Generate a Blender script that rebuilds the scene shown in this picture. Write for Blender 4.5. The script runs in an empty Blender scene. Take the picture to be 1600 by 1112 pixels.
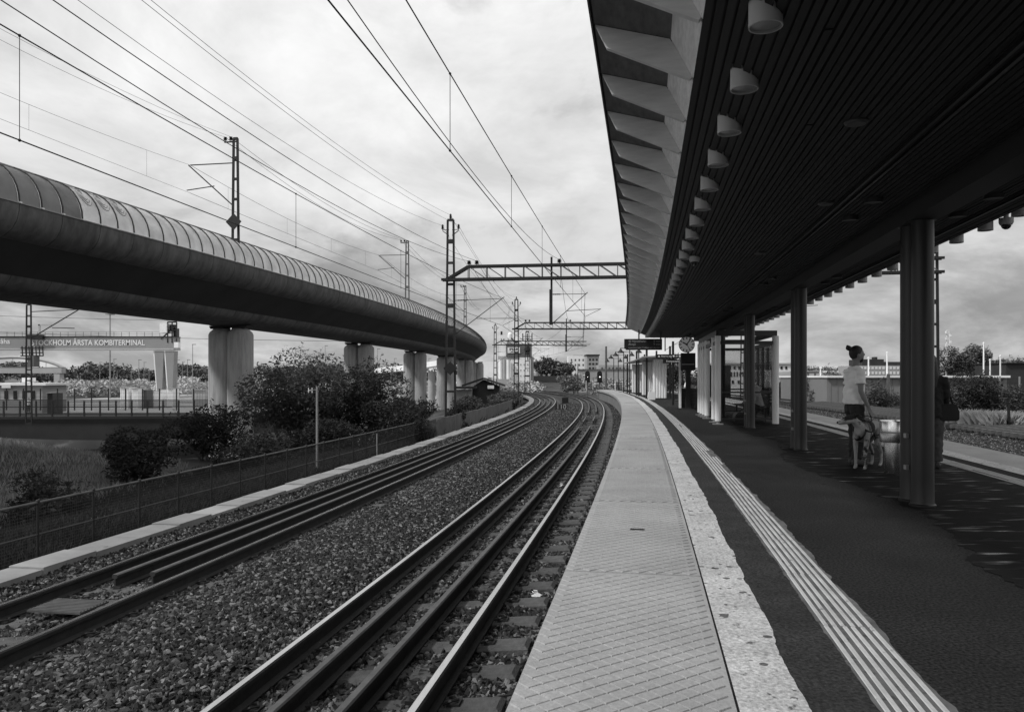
import bpy, bmesh, math, random
import numpy as np
from mathutils import Vector, Matrix, Euler, noise as mnoise

# ------------------------------------------------------------------ camera, sky, sun, exposure
scene = bpy.context.scene
COL = scene.collection
F = 1244.0            # focal length in photograph pixels (1600 wide), 28 mm equivalent
HORIZON = 589.0
EYE = 1.4
cam_d = bpy.data.cameras.new('camera')
cam = bpy.data.objects.new('camera', cam_d)
COL.objects.link(cam)
cam.location = (0, 0, EYE)
cam.rotation_euler = (math.pi / 2, 0, 0)
cam_d.sensor_width = 36.0
cam_d.lens = F / 1600 * 36.0
cam_d.shift_y = (HORIZON - 556.0) / 1600
cam_d.clip_start = 0.05
cam_d.clip_end = 9000
scene.camera = cam

TO_SUN = Vector((-0.75, -0.40, 0.90)).normalized()
sun_el = math.asin(TO_SUN.z)
sun_az = math.atan2(TO_SUN.x, TO_SUN.y)

world = bpy.data.worlds.new('World')
scene.world = world
world.use_nodes = True
wn = world.node_tree.nodes
wl = world.node_tree.links
wn.clear()


def wnode(t, **kw):
    n = wn.new(t)
    for k, v in kw.items():
        setattr(n, k, v)
    return n


w_out = wnode('ShaderNodeOutputWorld')
w_bg = wnode('ShaderNodeBackground')
w_bg.inputs['Strength'].default_value = 0.1
sky = wnode('ShaderNodeTexSky', sky_type='NISHITA')
sky.sun_disc = False
sky.sun_elevation = sun_el
sky.sun_rotation = sun_az
sky.air_density = 1.0
sky.dust_density = 2.0
hsv = wnode('ShaderNodeHueSaturation')
hsv.inputs['Saturation'].default_value = 0.0
hsv.inputs['Value'].default_value = 1.0
wl.new(sky.outputs[0], hsv.inputs['Color'])
tc = wnode('ShaderNodeTexCoord')
sep = wnode('ShaderNodeSeparateXYZ')
wl.new(tc.outputs['Generated'], sep.inputs[0])
zc = wnode('ShaderNodeMath', operation='MAXIMUM')
wl.new(sep.outputs['Z'], zc.inputs[0])
zc.inputs[1].default_value = 0.0
za = wnode('ShaderNodeMath', operation='ADD')
wl.new(zc.outputs[0], za.inputs[0])
za.inputs[1].default_value = 0.34
dx = wnode('ShaderNodeMath', operation='DIVIDE')
wl.new(sep.outputs['X'], dx.inputs[0])
wl.new(za.outputs[0], dx.inputs[1])
dy = wnode('ShaderNodeMath', operation='DIVIDE')
wl.new(sep.outputs['Y'], dy.inputs[0])
wl.new(za.outputs[0], dy.inputs[1])
cmb = wnode('ShaderNodeCombineXYZ')
wl.new(dx.outputs[0], cmb.inputs[0])
wl.new(dy.outputs[0], cmb.inputs[1])


def wnoise(scale, detail, rough, off, dist=0.0):
    m = wnode('ShaderNodeMapping')
    m.inputs['Location'].default_value = off
    wl.new(cmb.outputs[0], m.inputs[0])
    n = wnode('ShaderNodeTexNoise')
    n.inputs['Scale'].default_value = scale
    n.inputs['Detail'].default_value = detail
    n.inputs['Roughness'].default_value = rough
    n.inputs['Distortion'].default_value = dist
    wl.new(m.outputs[0], n.inputs['Vector'])
    return n


def wramp(src, stops):
    r = wnode('ShaderNodeValToRGB')
    e = r.color_ramp.elements
    e[0].position, e[0].color = stops[0][0], (stops[0][1],) * 3 + (1,)
    e[1].position, e[1].color = stops[-1][0], (stops[-1][1],) * 3 + (1,)
    for p, v in stops[1:-1]:
        q = e.new(p)
        q.color = (v, v, v, 1)
    wl.new(src, r.inputs[0])
    return r


n_cov = wnoise(1.35, 9, 0.56, (3.1, 1.7, 0.0), 0.25)
n_shd = wnoise(1.35, 10, 0.60, (11.3, 4.2, 2.0), 0.3)
n_fine = wnoise(2.6, 8, 0.6, (1.3, 8.2, 5.0), 0.4)
cover = wramp(n_cov.outputs['Fac'], [(0.38, 0.0), (0.45, 1.0)])
shade = wramp(n_shd.outputs['Fac'], [(0.39, 0.56), (0.46, 0.77), (0.52, 1.0), (0.60, 1.12)])
fine = wramp(n_fine.outputs['Fac'], [(0.32, 0.76), (0.68, 1.12)])
mulf = wnode('ShaderNodeMix', data_type='RGBA', blend_type='MULTIPLY')
mulf.inputs['Factor'].default_value = 1.0
wl.new(shade.outputs[0], mulf.inputs['A'])
wl.new(fine.outputs[0], mulf.inputs['B'])
# distance haze: the cloud deck greys towards the horizon all the way round
hz = wramp(zc.outputs[0], [(0.0, 0.92), (0.07, 0.76), (0.2, 0.9), (0.42, 1.0)])
mulh = wnode('ShaderNodeMix', data_type='RGBA', blend_type='MULTIPLY')
mulh.inputs['Factor'].default_value = 1.0
wl.new(mulf.outputs['Result'], mulh.inputs['A'])
wl.new(hz.outputs[0], mulh.inputs['B'])
cloud = wnode('ShaderNodeVectorMath', operation='SCALE')
cloud.inputs['Scale'].default_value = 8.5
wl.new(mulh.outputs['Result'], cloud.inputs[0])
mixc = wnode('ShaderNodeMix', data_type='RGBA')
wl.new(cover.outputs[0], mixc.inputs['Factor'])
skyv = wnode('ShaderNodeVectorMath', operation='SCALE')
skyv.inputs['Scale'].default_value = 1.6
wl.new(hsv.outputs[0], skyv.inputs[0])
wl.new(skyv.outputs[0], mixc.inputs['A'])
wl.new(cloud.outputs[0], mixc.inputs['B'])
wl.new(mixc.outputs['Result'], w_bg.inputs['Color'])
wl.new(w_bg.outputs[0], w_out.inputs['Surface'])

sun_d = bpy.data.lights.new('sun', 'SUN')
sun_d.energy = 2.5
sun_d.angle = math.radians(5.0)
sun = bpy.data.objects.new('sun', sun_d)
COL.objects.link(sun)
sun.rotation_euler = TO_SUN.to_track_quat('Z', 'Y').to_euler()
sun.location = (-20, 10, 40)

scene.view_settings.view_transform = 'Standard'
scene.view_settings.look = 'None'
scene.view_settings.gamma = 1
scene.view_settings.use_curve_mapping = False
scene.view_settings.exposure = 0.0
scene.cycles.use_denoising = True
scene.cycles.max_bounces = 6
scene.cycles.transparent_max_bounces = 8

R = random.Random(7)
NR = np.random.default_rng(7)

# ------------------------------------------------------------------ materials (the photograph is black and white: all greys)
MATS = {}


def mat(name, v, rough=0.7, var=0.25, scale=3.0, metallic=0.0, bump=0.0, bscale=None, stretch=(1, 1, 1),
        stain=None, spec=0.5, detail=6, rnd=0.0, rvar=0.0, grain=0.0, spots=None):
    """grey procedural material: base value v, noise variation var, optional dark/light stain (threshold, value, scale)"""
    m = bpy.data.materials.new(name)
    m.use_nodes = True
    nt = m.node_tree
    N, L = nt.nodes, nt.links
    b = N['Principled BSDF']
    b.inputs['Roughness'].default_value = rough
    b.inputs['Metallic'].default_value = metallic
    b.inputs['Specular IOR Level'].default_value = spec
    t = N.new('ShaderNodeTexCoord')
    mp = N.new('ShaderNodeMapping')
    mp.inputs['Scale'].default_value = stretch
    L.new(t.outputs['Object'], mp.inputs[0])
    no = N.new('ShaderNodeTexNoise')
    no.inputs['Scale'].default_value = scale
    no.inputs['Detail'].default_value = detail
    no.inputs['Roughness'].default_value = 0.62
    L.new(mp.outputs[0], no.inputs['Vector'])
    r = N.new('ShaderNodeMapRange')
    r.inputs['From Min'].default_value = 0.25
    r.inputs['From Max'].default_value = 0.75
    r.inputs['To Min'].default_value = v * (1 - var)
    r.inputs['To Max'].default_value = v * (1 + var)
    L.new(no.outputs['Fac'], r.inputs['Value'])
    last = r.outputs[0]
    if rnd:
        oi = N.new('ShaderNodeObjectInfo')
        rr = N.new('ShaderNodeMapRange')
        rr.inputs['To Min'].default_value = 1 - rnd
        rr.inputs['To Max'].default_value = 1 + rnd
        L.new(oi.outputs['Random'], rr.inputs['Value'])
        mm = N.new('ShaderNodeMath')
        mm.operation = 'MULTIPLY'
        L.new(last, mm.inputs[0])
        L.new(rr.outputs[0], mm.inputs[1])
        last = mm.outputs[0]
    if stain:
        th, sv, ss = stain
        sn = N.new('ShaderNodeTexNoise')
        sn.inputs['Scale'].default_value = ss
        sn.inputs['Detail'].default_value = 8
        sn.inputs['Roughness'].default_value = 0.65
        L.new(mp.outputs[0], sn.inputs['Vector'])
        sr = N.new('ShaderNodeMapRange')
        sr.inputs['From Min'].default_value = th
        sr.inputs['From Max'].default_value = th + 0.06
        L.new(sn.outputs['Fac'], sr.inputs['Value'])
        mx = N.new('ShaderNodeMix')
        L.new(sr.outputs[0], mx.inputs['Factor'])
        L.new(last, mx.inputs['A'])
        mx.inputs['B'].default_value = sv
        last = mx.outputs['Result']
    if grain:
        gn_ = N.new('ShaderNodeTexNoise')
        gn_.inputs['Scale'].default_value = 55
        gn_.inputs['Detail'].default_value = 2
        L.new(t.outputs['Object'], gn_.inputs['Vector'])
        gr = N.new('ShaderNodeMapRange')
        gr.inputs['From Min'].default_value = 0.3
        gr.inputs['From Max'].default_value = 0.7
        gr.inputs['To Min'].default_value = 1 - grain
        gr.inputs['To Max'].default_value = 1 + grain
        L.new(gn_.outputs['Fac'], gr.inputs['Value'])
        gm = N.new('ShaderNodeMath')
        gm.operation = 'MULTIPLY'
        L.new(last, gm.inputs[0])
        L.new(gr.outputs[0], gm.inputs[1])
        last = gm.outputs[0]
    if spots:
        # trodden gum and oil drops: small dark discs scattered at random
        vo = N.new('ShaderNodeTexVoronoi')
        vo.inputs['Scale'].default_value = spots[0]
        L.new(t.outputs['Object'], vo.inputs['Vector'])
        cv = N.new('ShaderNodeSeparateColor')
        L.new(vo.outputs['Color'], cv.inputs[0])
        rr2 = N.new('ShaderNodeMath')
        rr2.operation = 'MULTIPLY'
        rr2.inputs[1].default_value = spots[1]
        L.new(cv.outputs[0], rr2.inputs[0])
        lt = N.new('ShaderNodeMath')
        lt.operation = 'LESS_THAN'
        L.new(vo.outputs['Distance'], lt.inputs[0])
        L.new(rr2.outputs[0], lt.inputs[1])
        sm = N.new('ShaderNodeMapRange')
        sm.inputs['To Min'].default_value = 1.0
        sm.inputs['To Max'].default_value = spots[2]
        L.new(lt.outputs[0], sm.inputs['Value'])
        gm = N.new('ShaderNodeMath')
        gm.operation = 'MULTIPLY'
        L.new(last, gm.inputs[0])
        L.new(sm.outputs[0], gm.inputs[1])
        last = gm.outputs[0]
    L.new(last, b.inputs['Base Color'])
    if rvar:
        r2 = N.new('ShaderNodeMapRange')
        r2.inputs['From Min'].default_value = 0.3
        r2.inputs['From Max'].default_value = 0.7
        r2.inputs['To Min'].default_value = max(0.05, rough - rvar)
        r2.inputs['To Max'].default_value = min(1, rough + rvar)
        L.new(no.outputs['Fac'], r2.inputs['Value'])
        L.new(r2.outputs[0], b.inputs['Roughness'])
    if bump:
        bn = N.new('ShaderNodeTexNoise')
        bn.inputs['Scale'].default_value = bscale or scale * 6
        bn.inputs['Detail'].default_value = 5
        L.new(mp.outputs[0], bn.inputs['Vector'])
        bp = N.new('ShaderNodeBump')
        bp.inputs['Strength'].default_value = bump
        bp.inputs['Distance'].default_value = 0.02
        L.new(bn.outputs['Fac'], bp.inputs['Height'])
        L.new(bp.outputs[0], b.inputs['Normal'])
    MATS[name] = m
    return m


mat('asphalt', 0.024, 0.85, 0.45, 0.7, bump=1.0, bscale=38, rvar=0.15, stain=(0.64, 0.012, 1.1), grain=.75, spots=(1.6, .12, .4), spec=.08)
mat('paver', 0.335, 0.85, 0.2, 1.1, bump=0.2, bscale=130, stain=(0.69, 0.13, 3.0), rnd=0.07, grain=.12, spots=(2.3, .05, .55))
mat('paver_side', 0.16, 0.9, 0.3, 3)
mat('warning_strip', 0.5, 0.8, 0.25, 2.4, bump=0.6, bscale=30, stain=(0.60, 0.10, 9.0), grain=.3, spots=(8.0, .26, .22))
mat('tactile_base', 0.12, 0.85, 0.5, 5.0, bump=0.4, bscale=40, stain=(0.58, 0.05, 7.0))
mat('tactile_rib', 0.5, 0.8, 0.25, 4.0, bump=0.3, bscale=60, stain=(0.63, 0.12, 6.0))
mat('asphalt_worn', 0.034, 0.8, 0.4, 2.5, bump=1.0, bscale=34, grain=.55, spots=(2.2, .16, .35), spec=.2)
mat('ballast', 0.03, 0.95, 0.5, 14.0, bump=0.8, bscale=30)
mat('sleeper', 0.075, 0.9, 0.5, 5.0, bump=0.6, bscale=40, rnd=0.15)
mat('rail_rust', 0.028, 0.75, 0.4, 8.0, metallic=0.1, bump=0.2)
mat('rail_top', 0.62, 0.2, 0.12, 6.0, metallic=1.0, stretch=(6, .5, 1))
mat('guard_top', 0.10, 0.55, 0.35, 9.0, metallic=0.4, bump=0.1)
mat('clip', 0.02, 0.6, 0.3, 9.0, metallic=0.3)
mat('grate', 0.12, 0.55, 0.3, 9.0, metallic=0.5)
mat('wall_concrete', 0.17, 0.9, 0.35, 1.5, bump=0.2, stain=(0.64, 0.08, 1.2))
mat('trough', 0.26, 0.9, 0.3, 1.2, bump=0.25, stain=(0.64, 0.1, 2.0), rnd=0.18)
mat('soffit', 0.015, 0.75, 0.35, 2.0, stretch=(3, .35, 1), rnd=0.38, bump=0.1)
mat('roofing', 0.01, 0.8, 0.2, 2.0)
mat('fin_wood', 0.7, 0.65, 0.14, 5.0, stretch=(1, 1, 5), bump=0.06, rnd=0.10)
mat('fascia_wood', 0.85, 0.65, 0.2, 6.0, stretch=(1, 1, 6), bump=0.1, rnd=0.06, stain=(0.68, 0.25, 6.0))
mat('eave_board', 0.13, 0.75, 0.35, 6.0, stretch=(4, 1, 1), rnd=0.12)
mat('lamp_shell', 0.42, 0.5, 0.08, 3.0)
mat('lamp_dim', 0.05, 0.5, 0.08, 3.0)
mat('lamp_glass', 0.25, 0.2, 0.1, 3.0)
mat('steel_dark', 0.008, 0.42, 0.25, 4.0, metallic=0.0, spec=0.6)
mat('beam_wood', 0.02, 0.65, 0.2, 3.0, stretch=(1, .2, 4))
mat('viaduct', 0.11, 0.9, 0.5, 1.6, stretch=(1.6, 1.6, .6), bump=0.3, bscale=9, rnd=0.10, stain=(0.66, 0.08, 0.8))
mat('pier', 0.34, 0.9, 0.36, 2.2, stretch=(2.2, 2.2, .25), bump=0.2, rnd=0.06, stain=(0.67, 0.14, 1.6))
mat('rib', 0.04, 0.5, 0.2, 4.0, metallic=0.4)
mat('mast', 0.02, 0.6, 0.4, 4.0, metallic=0.3)
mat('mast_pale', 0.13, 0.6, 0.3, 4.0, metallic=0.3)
mat('wire', 0.008, 0.6, 0.1, 4.0)
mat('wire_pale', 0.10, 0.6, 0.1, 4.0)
mat('insulator', 0.015, 0.3, 0.1, 4.0)
mat('galv', 0.3, 0.5, 0.2, 3.0, metallic=0.4)
mat('steel_bright', 0.8, 0.2, 0.18, 3.0, metallic=1.0, stretch=(8, 8, .3))
mat('white_paint', 0.78, 0.55, 0.1, 2.0, stretch=(3, 3, .3), rnd=0.06, stain=(0.7, 0.4, 1.5))
mat('black', 0.008, 0.5, 0.2, 3.0)
mat('white', 0.75, 0.6, 0.05, 3.0)
mat('text_white', 0.8, 0.6, 0.02, 3.0)
mat('text_grey', 0.35, 0.6, 0.02, 3.0)
mat('text_dark', 0.02, 0.6, 0.02, 3.0)
mat('clock_face', 0.75, 0.6, 0.04, 3.0)
mat('wood_dark', 0.045, 0.75, 0.3, 3.0, stretch=(1, 1, 6))
mat('soil', 0.032, 1.0, 0.5, 0.35, bump=0.6, bscale=6, stain=(0.56, 0.09, 0.15))
mat('grass', 0.22, 0.9, 0.5, 0.9, rnd=0.1)
mat('dry_grass', 0.26, 0.9, 0.35, 1.2)
mat('leaf', 0.055, 0.85, 0.45, 0.9, spec=.2)
mat('leaf_light', 0.1, 0.85, 0.45, 1.2, spec=.2)
mat('leaf_dark', 0.036, 0.85, 0.5, 0.7, spec=.2)
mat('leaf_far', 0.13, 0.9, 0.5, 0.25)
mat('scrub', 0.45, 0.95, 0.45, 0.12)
mat('bark', 0.05, 0.9, 0.3, 6.0)
mat('crane', 0.26, 0.6, 0.12, 0.2)
mat('crane_pale', 0.42, 0.6, 0.12, 0.2)
mat('plaster', 0.82, 0.85, 0.15, 0.2, stain=(0.68, 0.35, 0.15))
mat('plaster_grey', 0.36, 0.85, 0.2, 0.2)
mat('plaster_dark', 0.10, 0.85, 0.25, 0.2)
mat('roof_dark', 0.03, 0.75, 0.3, 0.8)
mat('roof_grey', 0.2, 0.7, 0.15, 0.15)
mat('pane', 0.02, 0.15, 0.2, 1.0)
mat('bridge_dark', 0.04, 0.9, 0.3, 0.5)
mat('fence_steel', 0.025, 0.6, 0.3, 3.0, metallic=0.3)
mat('fence_rail', 0.10, 0.5, 0.3, 3.0, metallic=0.5)
mat('fence_board', 0.11, 0.8, 0.25, 2.0, rnd=0.12)
mat('skin', 0.20, 0.55, 0.1, 6.0)
mat('tshirt', 0.85, 0.9, 0.06, 5.0, bump=0.4, bscale=9)
mat('trousers', 0.022, 0.9, 0.2, 8.0, bump=0.3, bscale=12)
mat('jeans', 0.06, 0.9, 0.2, 8.0, bump=0.3, bscale=12)
mat('jacket', 0.009, 0.9, 0.2, 8.0, bump=0.3, bscale=12)
mat('hoodie', 0.6, 0.95, 0.12, 8.0, bump=0.4, bscale=12)
mat('hair', 0.010, 0.6, 0.3, 30.0, bump=0.5, bscale=40)
mat('shoe', 0.05, 0.7, 0.2, 8.0)
mat('shoe_white', 0.7, 0.7, 0.1, 8.0)
mat('dog_fur', 0.36, 0.9, 0.2, 12.0, stain=(0.53, 0.02, 4.6), bump=0.3, bscale=60)
mat('dog_dark', 0.015, 0.9, 0.3, 12.0, bump=0.3, bscale=60)
mat('car_paint', 0.4, 0.3, 0.1, 2.0)

# frosted noise-screen glass: part reflects, part lets daylight through
for nm, base in (('screen', 0.95), ('screen_dirty', 0.42)):
    m = bpy.data.materials.new(nm)
    m.use_nodes = True
    nt = m.node_tree
    N, L = nt.nodes, nt.links
    b = N['Principled BSDF']
    b.inputs['Roughness'].default_value = 0.3
    tr = N.new('ShaderNodeBsdfTranslucent')
    t = N.new('ShaderNodeTexCoord')
    no = N.new('ShaderNodeTexNoise')
    no.inputs['Scale'].default_value = 1.6
    no.inputs['Detail'].default_value = 7
    L.new(t.outputs['Object'], no.inputs['Vector'])
    r = N.new('ShaderNodeMapRange')
    r.inputs['From Min'].default_value = 0.25
    r.inputs['From Max'].default_value = 0.75
    r.inputs['To Min'].default_value = base * 0.82
    r.inputs['To Max'].default_value = base * 1.12
    L.new(no.outputs['Fac'], r.inputs['Value'])
    L.new(r.outputs[0], b.inputs['Base Color'])
    L.new(r.outputs[0], tr.inputs['Color'])
    mx = N.new('ShaderNodeMixShader')
    mx.inputs[0].default_value = 0.6
    L.new(b.outputs[0], mx.inputs[1])
    L.new(tr.outputs[0], mx.inputs[2])
    L.new(mx.outputs[0], N['Material Output'].inputs['Surface'])
    MATS[nm] = m

# clear shelter glass
m = bpy.data.materials.new('glass')
m.use_nodes = True
nt = m.node_tree
N, L = nt.nodes, nt.links
gl = N.new('ShaderNodeBsdfGlossy')
gl.inputs['Roughness'].default_value = 0.03
tp = N.new('ShaderNodeBsdfTransparent')
tp.inputs['Color'].default_value = (0.82, 0.82, 0.82, 1)
fr = N.new('ShaderNodeFresnel')
fr.inputs['IOR'].default_value = 1.35
mx = N.new('ShaderNodeMixShader')
L.new(fr.outputs[0], mx.inputs[0])
L.new(tp.outputs[0], mx.inputs[1])
L.new(gl.outputs[0], mx.inputs[2])
L.new(mx.outputs[0], N['Material Output'].inputs['Surface'])
MATS['glass'] = m

cb = MATS['clock_face'].node_tree.nodes['Principled BSDF']     # faint glow added to brighten the shaded dial, as if backlit
cb.inputs['Emission Color'].default_value = (1, 1, 1, 1)
cb.inputs['Emission Strength'].default_value = 0.085

m = bpy.data.materials.new('signal_light')
m.use_nodes = True
b = m.node_tree.nodes['Principled BSDF']
b.inputs['Emission Color'].default_value = (1, 1, 1, 1)
b.inputs['Emission Strength'].default_value = 3.0
MATS['signal_light'] = m

# per-stone brightness for the ballast stones
m = bpy.data.materials.new('stone')
m.use_nodes = True
nt = m.node_tree
N, L = nt.nodes, nt.links
b = N['Principled BSDF']
b.inputs['Roughness'].default_value = 0.9
at_ = N.new('ShaderNodeAttribute')
at_.attribute_name = 'tone'
at_.attribute_type = 'INSTANCER'
t = N.new('ShaderNodeTexCoord')
no = N.new('ShaderNodeTexNoise')
no.inputs['Scale'].default_value = 3.0
L.new(t.outputs['Object'], no.inputs['Vector'])
r = N.new('ShaderNodeMapRange')
r.inputs['To Min'].default_value = 0.6
r.inputs['To Max'].default_value = 1.4
L.new(no.outputs['Fac'], r.inputs['Value'])
mm = N.new('ShaderNodeMath')
mm.operation = 'MULTIPLY'
L.new(at_.outputs['Fac'], mm.inputs[0])
L.new(r.outputs[0], mm.inputs[1])
L.new(mm.outputs[0], b.inputs['Base Color'])
MATS['stone'] = m
# leaves let a little light through
for nm in ('leaf', 'leaf_light', 'leaf_dark'):
    m = MATS[nm]
    nt = m.node_tree
    b = nt.nodes['Principled BSDF']
    tr = nt.nodes.new('ShaderNodeBsdfTranslucent')
    src = b.inputs['Base Color'].links[0].from_socket
    nt.links.new(src, tr.inputs['Color'])
    mx = nt.nodes.new('ShaderNodeMixShader')
    mx.inputs[0].default_value = 0.3
    nt.links.new(b.outputs[0], mx.inputs[1])
    nt.links.new(tr.outputs[0], mx.inputs[2])
    nt.links.new(mx.outputs[0], nt.nodes['Material Output'].inputs['Surface'])

# ------------------------------------------------------------------ helpers
ROOT = {}


def tag(o, label=None, cat=None, group=None, kind=None):
    if label:
        o['label'] = label
    if cat:
        o['category'] = cat
    if group:
        o['group'] = group
    if kind:
        o['kind'] = kind
    return o


def thing(name, label, cat, loc=(0, 0, 0), rz=0.0, group=None):
    o = bpy.data.objects.new(name, None)
    COL.objects.link(o)
    o.location = loc
    o.rotation_euler = (0, 0, rz)
    ROOT[o.name] = Vector(loc)
    o.empty_display_size = 0.2
    return tag(o, label, cat, group)


def link(name, me, parent=None, label=None):
    o = bpy.data.objects.new(name, me)
    COL.objects.link(o)
    if parent is not None:
        o.parent = parent
        if parent.name in ROOT:
            ROOT[o.name] = ROOT[parent.name]
    if label:
        o['label'] = label
    return o


def at(px, py, d):
    """a point of the place seen at photograph pixel (px, py) and standing d metres ahead"""
    return Vector(((px - 800) / F * d, d, EYE - (py - HORIZON) / F * d))


def frame(p, q):
    t = (Vector(q) - Vector(p))
    t.normalize()
    a = Vector((0, 0, 1)) if abs(t.z) < 0.9 else Vector((1, 0, 0))
    u = t.cross(a).normalized()
    w = u.cross(t).normalized()
    return t, u, w


class MB:
    def __init__(self):
        self.v, self.f, self.mi = [], [], []

    def add(self, vs, fs, mi=0):
        o = len(self.v)
        self.v.extend([tuple(x) for x in vs])
        self.f.extend([tuple(i + o for i in f) for f in fs])
        self.mi.extend([mi] * len(fs))
        return self

    def box(self, c, s, rz=0.0, mi=0, rx=0.0, ry=0.0):
        hx, hy, hz = s[0] / 2, s[1] / 2, s[2] / 2
        M = Matrix.Translation(c) @ Euler((rx, ry, rz)).to_matrix().to_4x4()
        vs = [M @ Vector((a * hx, b * hy, d * hz)) for a in (-1, 1) for b in (-1, 1) for d in (-1, 1)]
        return self.add(vs, [(0, 1, 3, 2), (4, 6, 7, 5), (0, 4, 5, 1), (2, 3, 7, 6), (0, 2, 6, 4), (1, 5, 7, 3)], mi)

    def bar(self, p, q, w, h=None, mi=0):
        """square bar from p to q"""
        h = h or w
        t, u, k = frame(p, q)
        vs = []
        for c in (Vector(p), Vector(q)):
            for a, b in ((-1, -1), (1, -1), (1, 1), (-1, 1)):
                vs.append(c + u * a * w / 2 + k * b * h / 2)
        return self.add(vs, [(0, 1, 2, 3), (7, 6, 5, 4), (0, 4, 5, 1), (1, 5, 6, 2), (2, 6, 7, 3), (3, 7, 4, 0)], mi)

    def cyl(self, p, q, r0, r1=None, n=10, mi=0):
        return self.tube([p, q], [r0, r0 if r1 is None else r1], n, mi)

    def tube(self, pts, rad, n=6, mi=0, ry=None, up=None, caps=True):
        pts = [Vector(p) for p in pts]
        if not isinstance(rad, (list, tuple)):
            rad = [rad] * len(pts)
        if ry is not None and not isinstance(ry, (list, tuple)):
            ry = [ry] * len(pts)
        vs, fs = [], []
        for i, p in enumerate(pts):
            a = pts[max(0, i - 1)]
            b = pts[min(len(pts) - 1, i + 1)]
            t, u, k = frame(a, b)
            if up is not None:
                u = t.cross(Vector(up))
                if u.length > 1e-4:
                    u.normalize()
                    k = u.cross(t).normalized()
            for j in range(n):
                an = 2 * math.pi * j / n
                vs.append(p + u * math.cos(an) * rad[i] + k * math.sin(an) * (ry[i] if ry else rad[i]))
        for i in range(len(pts) - 1):
            for j in range(n):
                j2 = (j + 1) % n
                fs.append((i * n + j, i * n + j2, (i + 1) * n + j2, (i + 1) * n + j))
        if caps:
            fs.append(tuple(range(n - 1, -1, -1)))
            m_ = (len(pts) - 1) * n
            fs.append(tuple(range(m_, m_ + n)))
        return self.add(vs, fs, mi)

    def lathe(self, c, prof, n=16, mi=0):
        """prof: (radius, z) up the axis through c"""
        c = Vector(c)
        vs, fs = [], []
        for r_, z_ in prof:
            for j in range(n):
                an = 2 * math.pi * j / n
                vs.append(c + Vector((r_ * math.cos(an), r_ * math.sin(an), z_)))
        for i in range(len(prof) - 1):
            for j in range(n):
                j2 = (j + 1) % n
                fs.append((i * n + j, i * n + j2, (i + 1) * n + j2, (i + 1) * n + j))
        fs.append(tuple(range(n - 1, -1, -1)))
        m_ = (len(prof) - 1) * n
        fs.append(tuple(range(m_, m_ + n)))
        return self.add(vs, fs, mi)

    def ball(self, c, r, n=12, m_=8, rot=None, mi=0):
        if not isinstance(r, (list, tuple)):
            r = (r, r, r)
        vs, fs = [], []
        M = (rot or Matrix.Identity(3))
        for i in range(m_ + 1):
            th = math.pi * i / m_
            for j in range(n):
                ph = 2 * math.pi * j / n
                vs.append(Vector(c) + M @ Vector((r[0] * math.sin(th) * math.cos(ph), r[1] * math.sin(th) * math.sin(ph), -r[2] * math.cos(th))))
        for i in range(m_):
            for j in range(n):
                j2 = (j + 1) % n
                fs.append((i * n + j, i * n + j2, (i + 1) * n + j2, (i + 1) * n + j))
        return self.add(vs, fs, mi)

    def prism(self, poly, d, mi=0):
        """polygon (list of 3-d points) pushed by vector d"""
        n = len(poly)
        d = Vector(d)
        vs = [Vector(p) for p in poly] + [Vector(p) + d for p in poly]
        fs = [tuple(range(n - 1, -1, -1)), tuple(range(n, 2 * n))]
        for j in range(n):
            fs.append((j, (j + 1) % n, n + (j + 1) % n, n + j))
        return self.add(vs, fs, mi)

    def loft(self, rings, closed=True, caps=True, mi=0):
        n = len(rings[0])
        vs, fs = [], []
        for r_ in rings:
            vs.extend(r_)
        for i in range(len(rings) - 1):
            for j in range(n if closed else n - 1):
                j2 = (j + 1) % n
                fs.append((i * n + j, i * n + j2, (i + 1) * n + j2, (i + 1) * n + j))
        if caps and closed:
            fs.append(tuple(range(n - 1, -1, -1)))
            m_ = (len(rings) - 1) * n
            fs.append(tuple(range(m_, m_ + n)))
        return self.add(vs, fs, mi)

    def mesh(self, name, mats, off=None, smooth=False):
        me = bpy.data.meshes.new(name)
        vs = self.v if off is None else [(a - off[0], b - off[1], c - off[2]) for a, b, c in self.v]
        me.from_pydata(vs, [], self.f)
        if not isinstance(mats, (list, tuple)):
            mats = [mats]
        for k in mats:
            me.materials.append(MATS[k])
        if len(mats) > 1:
            me.polygons.foreach_set('material_index', self.mi)
        if smooth:
            me.polygons.foreach_set('use_smooth', [True] * len(me.polygons))
        bm = bmesh.new()
        bm.from_mesh(me)
        bmesh.ops.recalc_face_normals(bm, faces=bm.faces)
        bm.to_mesh(me)
        bm.free()
        if smooth:
            me.set_sharp_from_angle(angle=math.radians(40))
        me.update()
        return me

    def build(self, name, mats, parent=None, smooth=False, local=False, label=None):
        """link as ONE mesh object; points are world points unless local (then relative to the thing's base)"""
        off = None
        if parent is not None and not local:
            off = ROOT.get(parent.name)
        return link(name, self.mesh(name, mats, off, smooth), parent, label)


def np_mesh(name, verts, faces, mats):
    """fast mesh from numpy arrays; faces all of one size"""
    me = bpy.data.meshes.new(name)
    nv, nf, k = len(verts), len(faces), faces.shape[1]
    me.vertices.add(nv)
    me.vertices.foreach_set('co', verts.astype(np.float32).ravel())
    me.loops.add(nf * k)
    me.loops.foreach_set('vertex_index', faces.astype(np.int32).ravel())
    me.polygons.add(nf)
    me.polygons.foreach_set('loop_start', np.arange(0, nf * k, k, dtype=np.int32))
    me.polygons.foreach_set('loop_total', np.full(nf, k, dtype=np.int32))
    me.materials.append(MATS[mats])
    me.update(calc_edges=True)
    me.validate()
    return me


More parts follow.
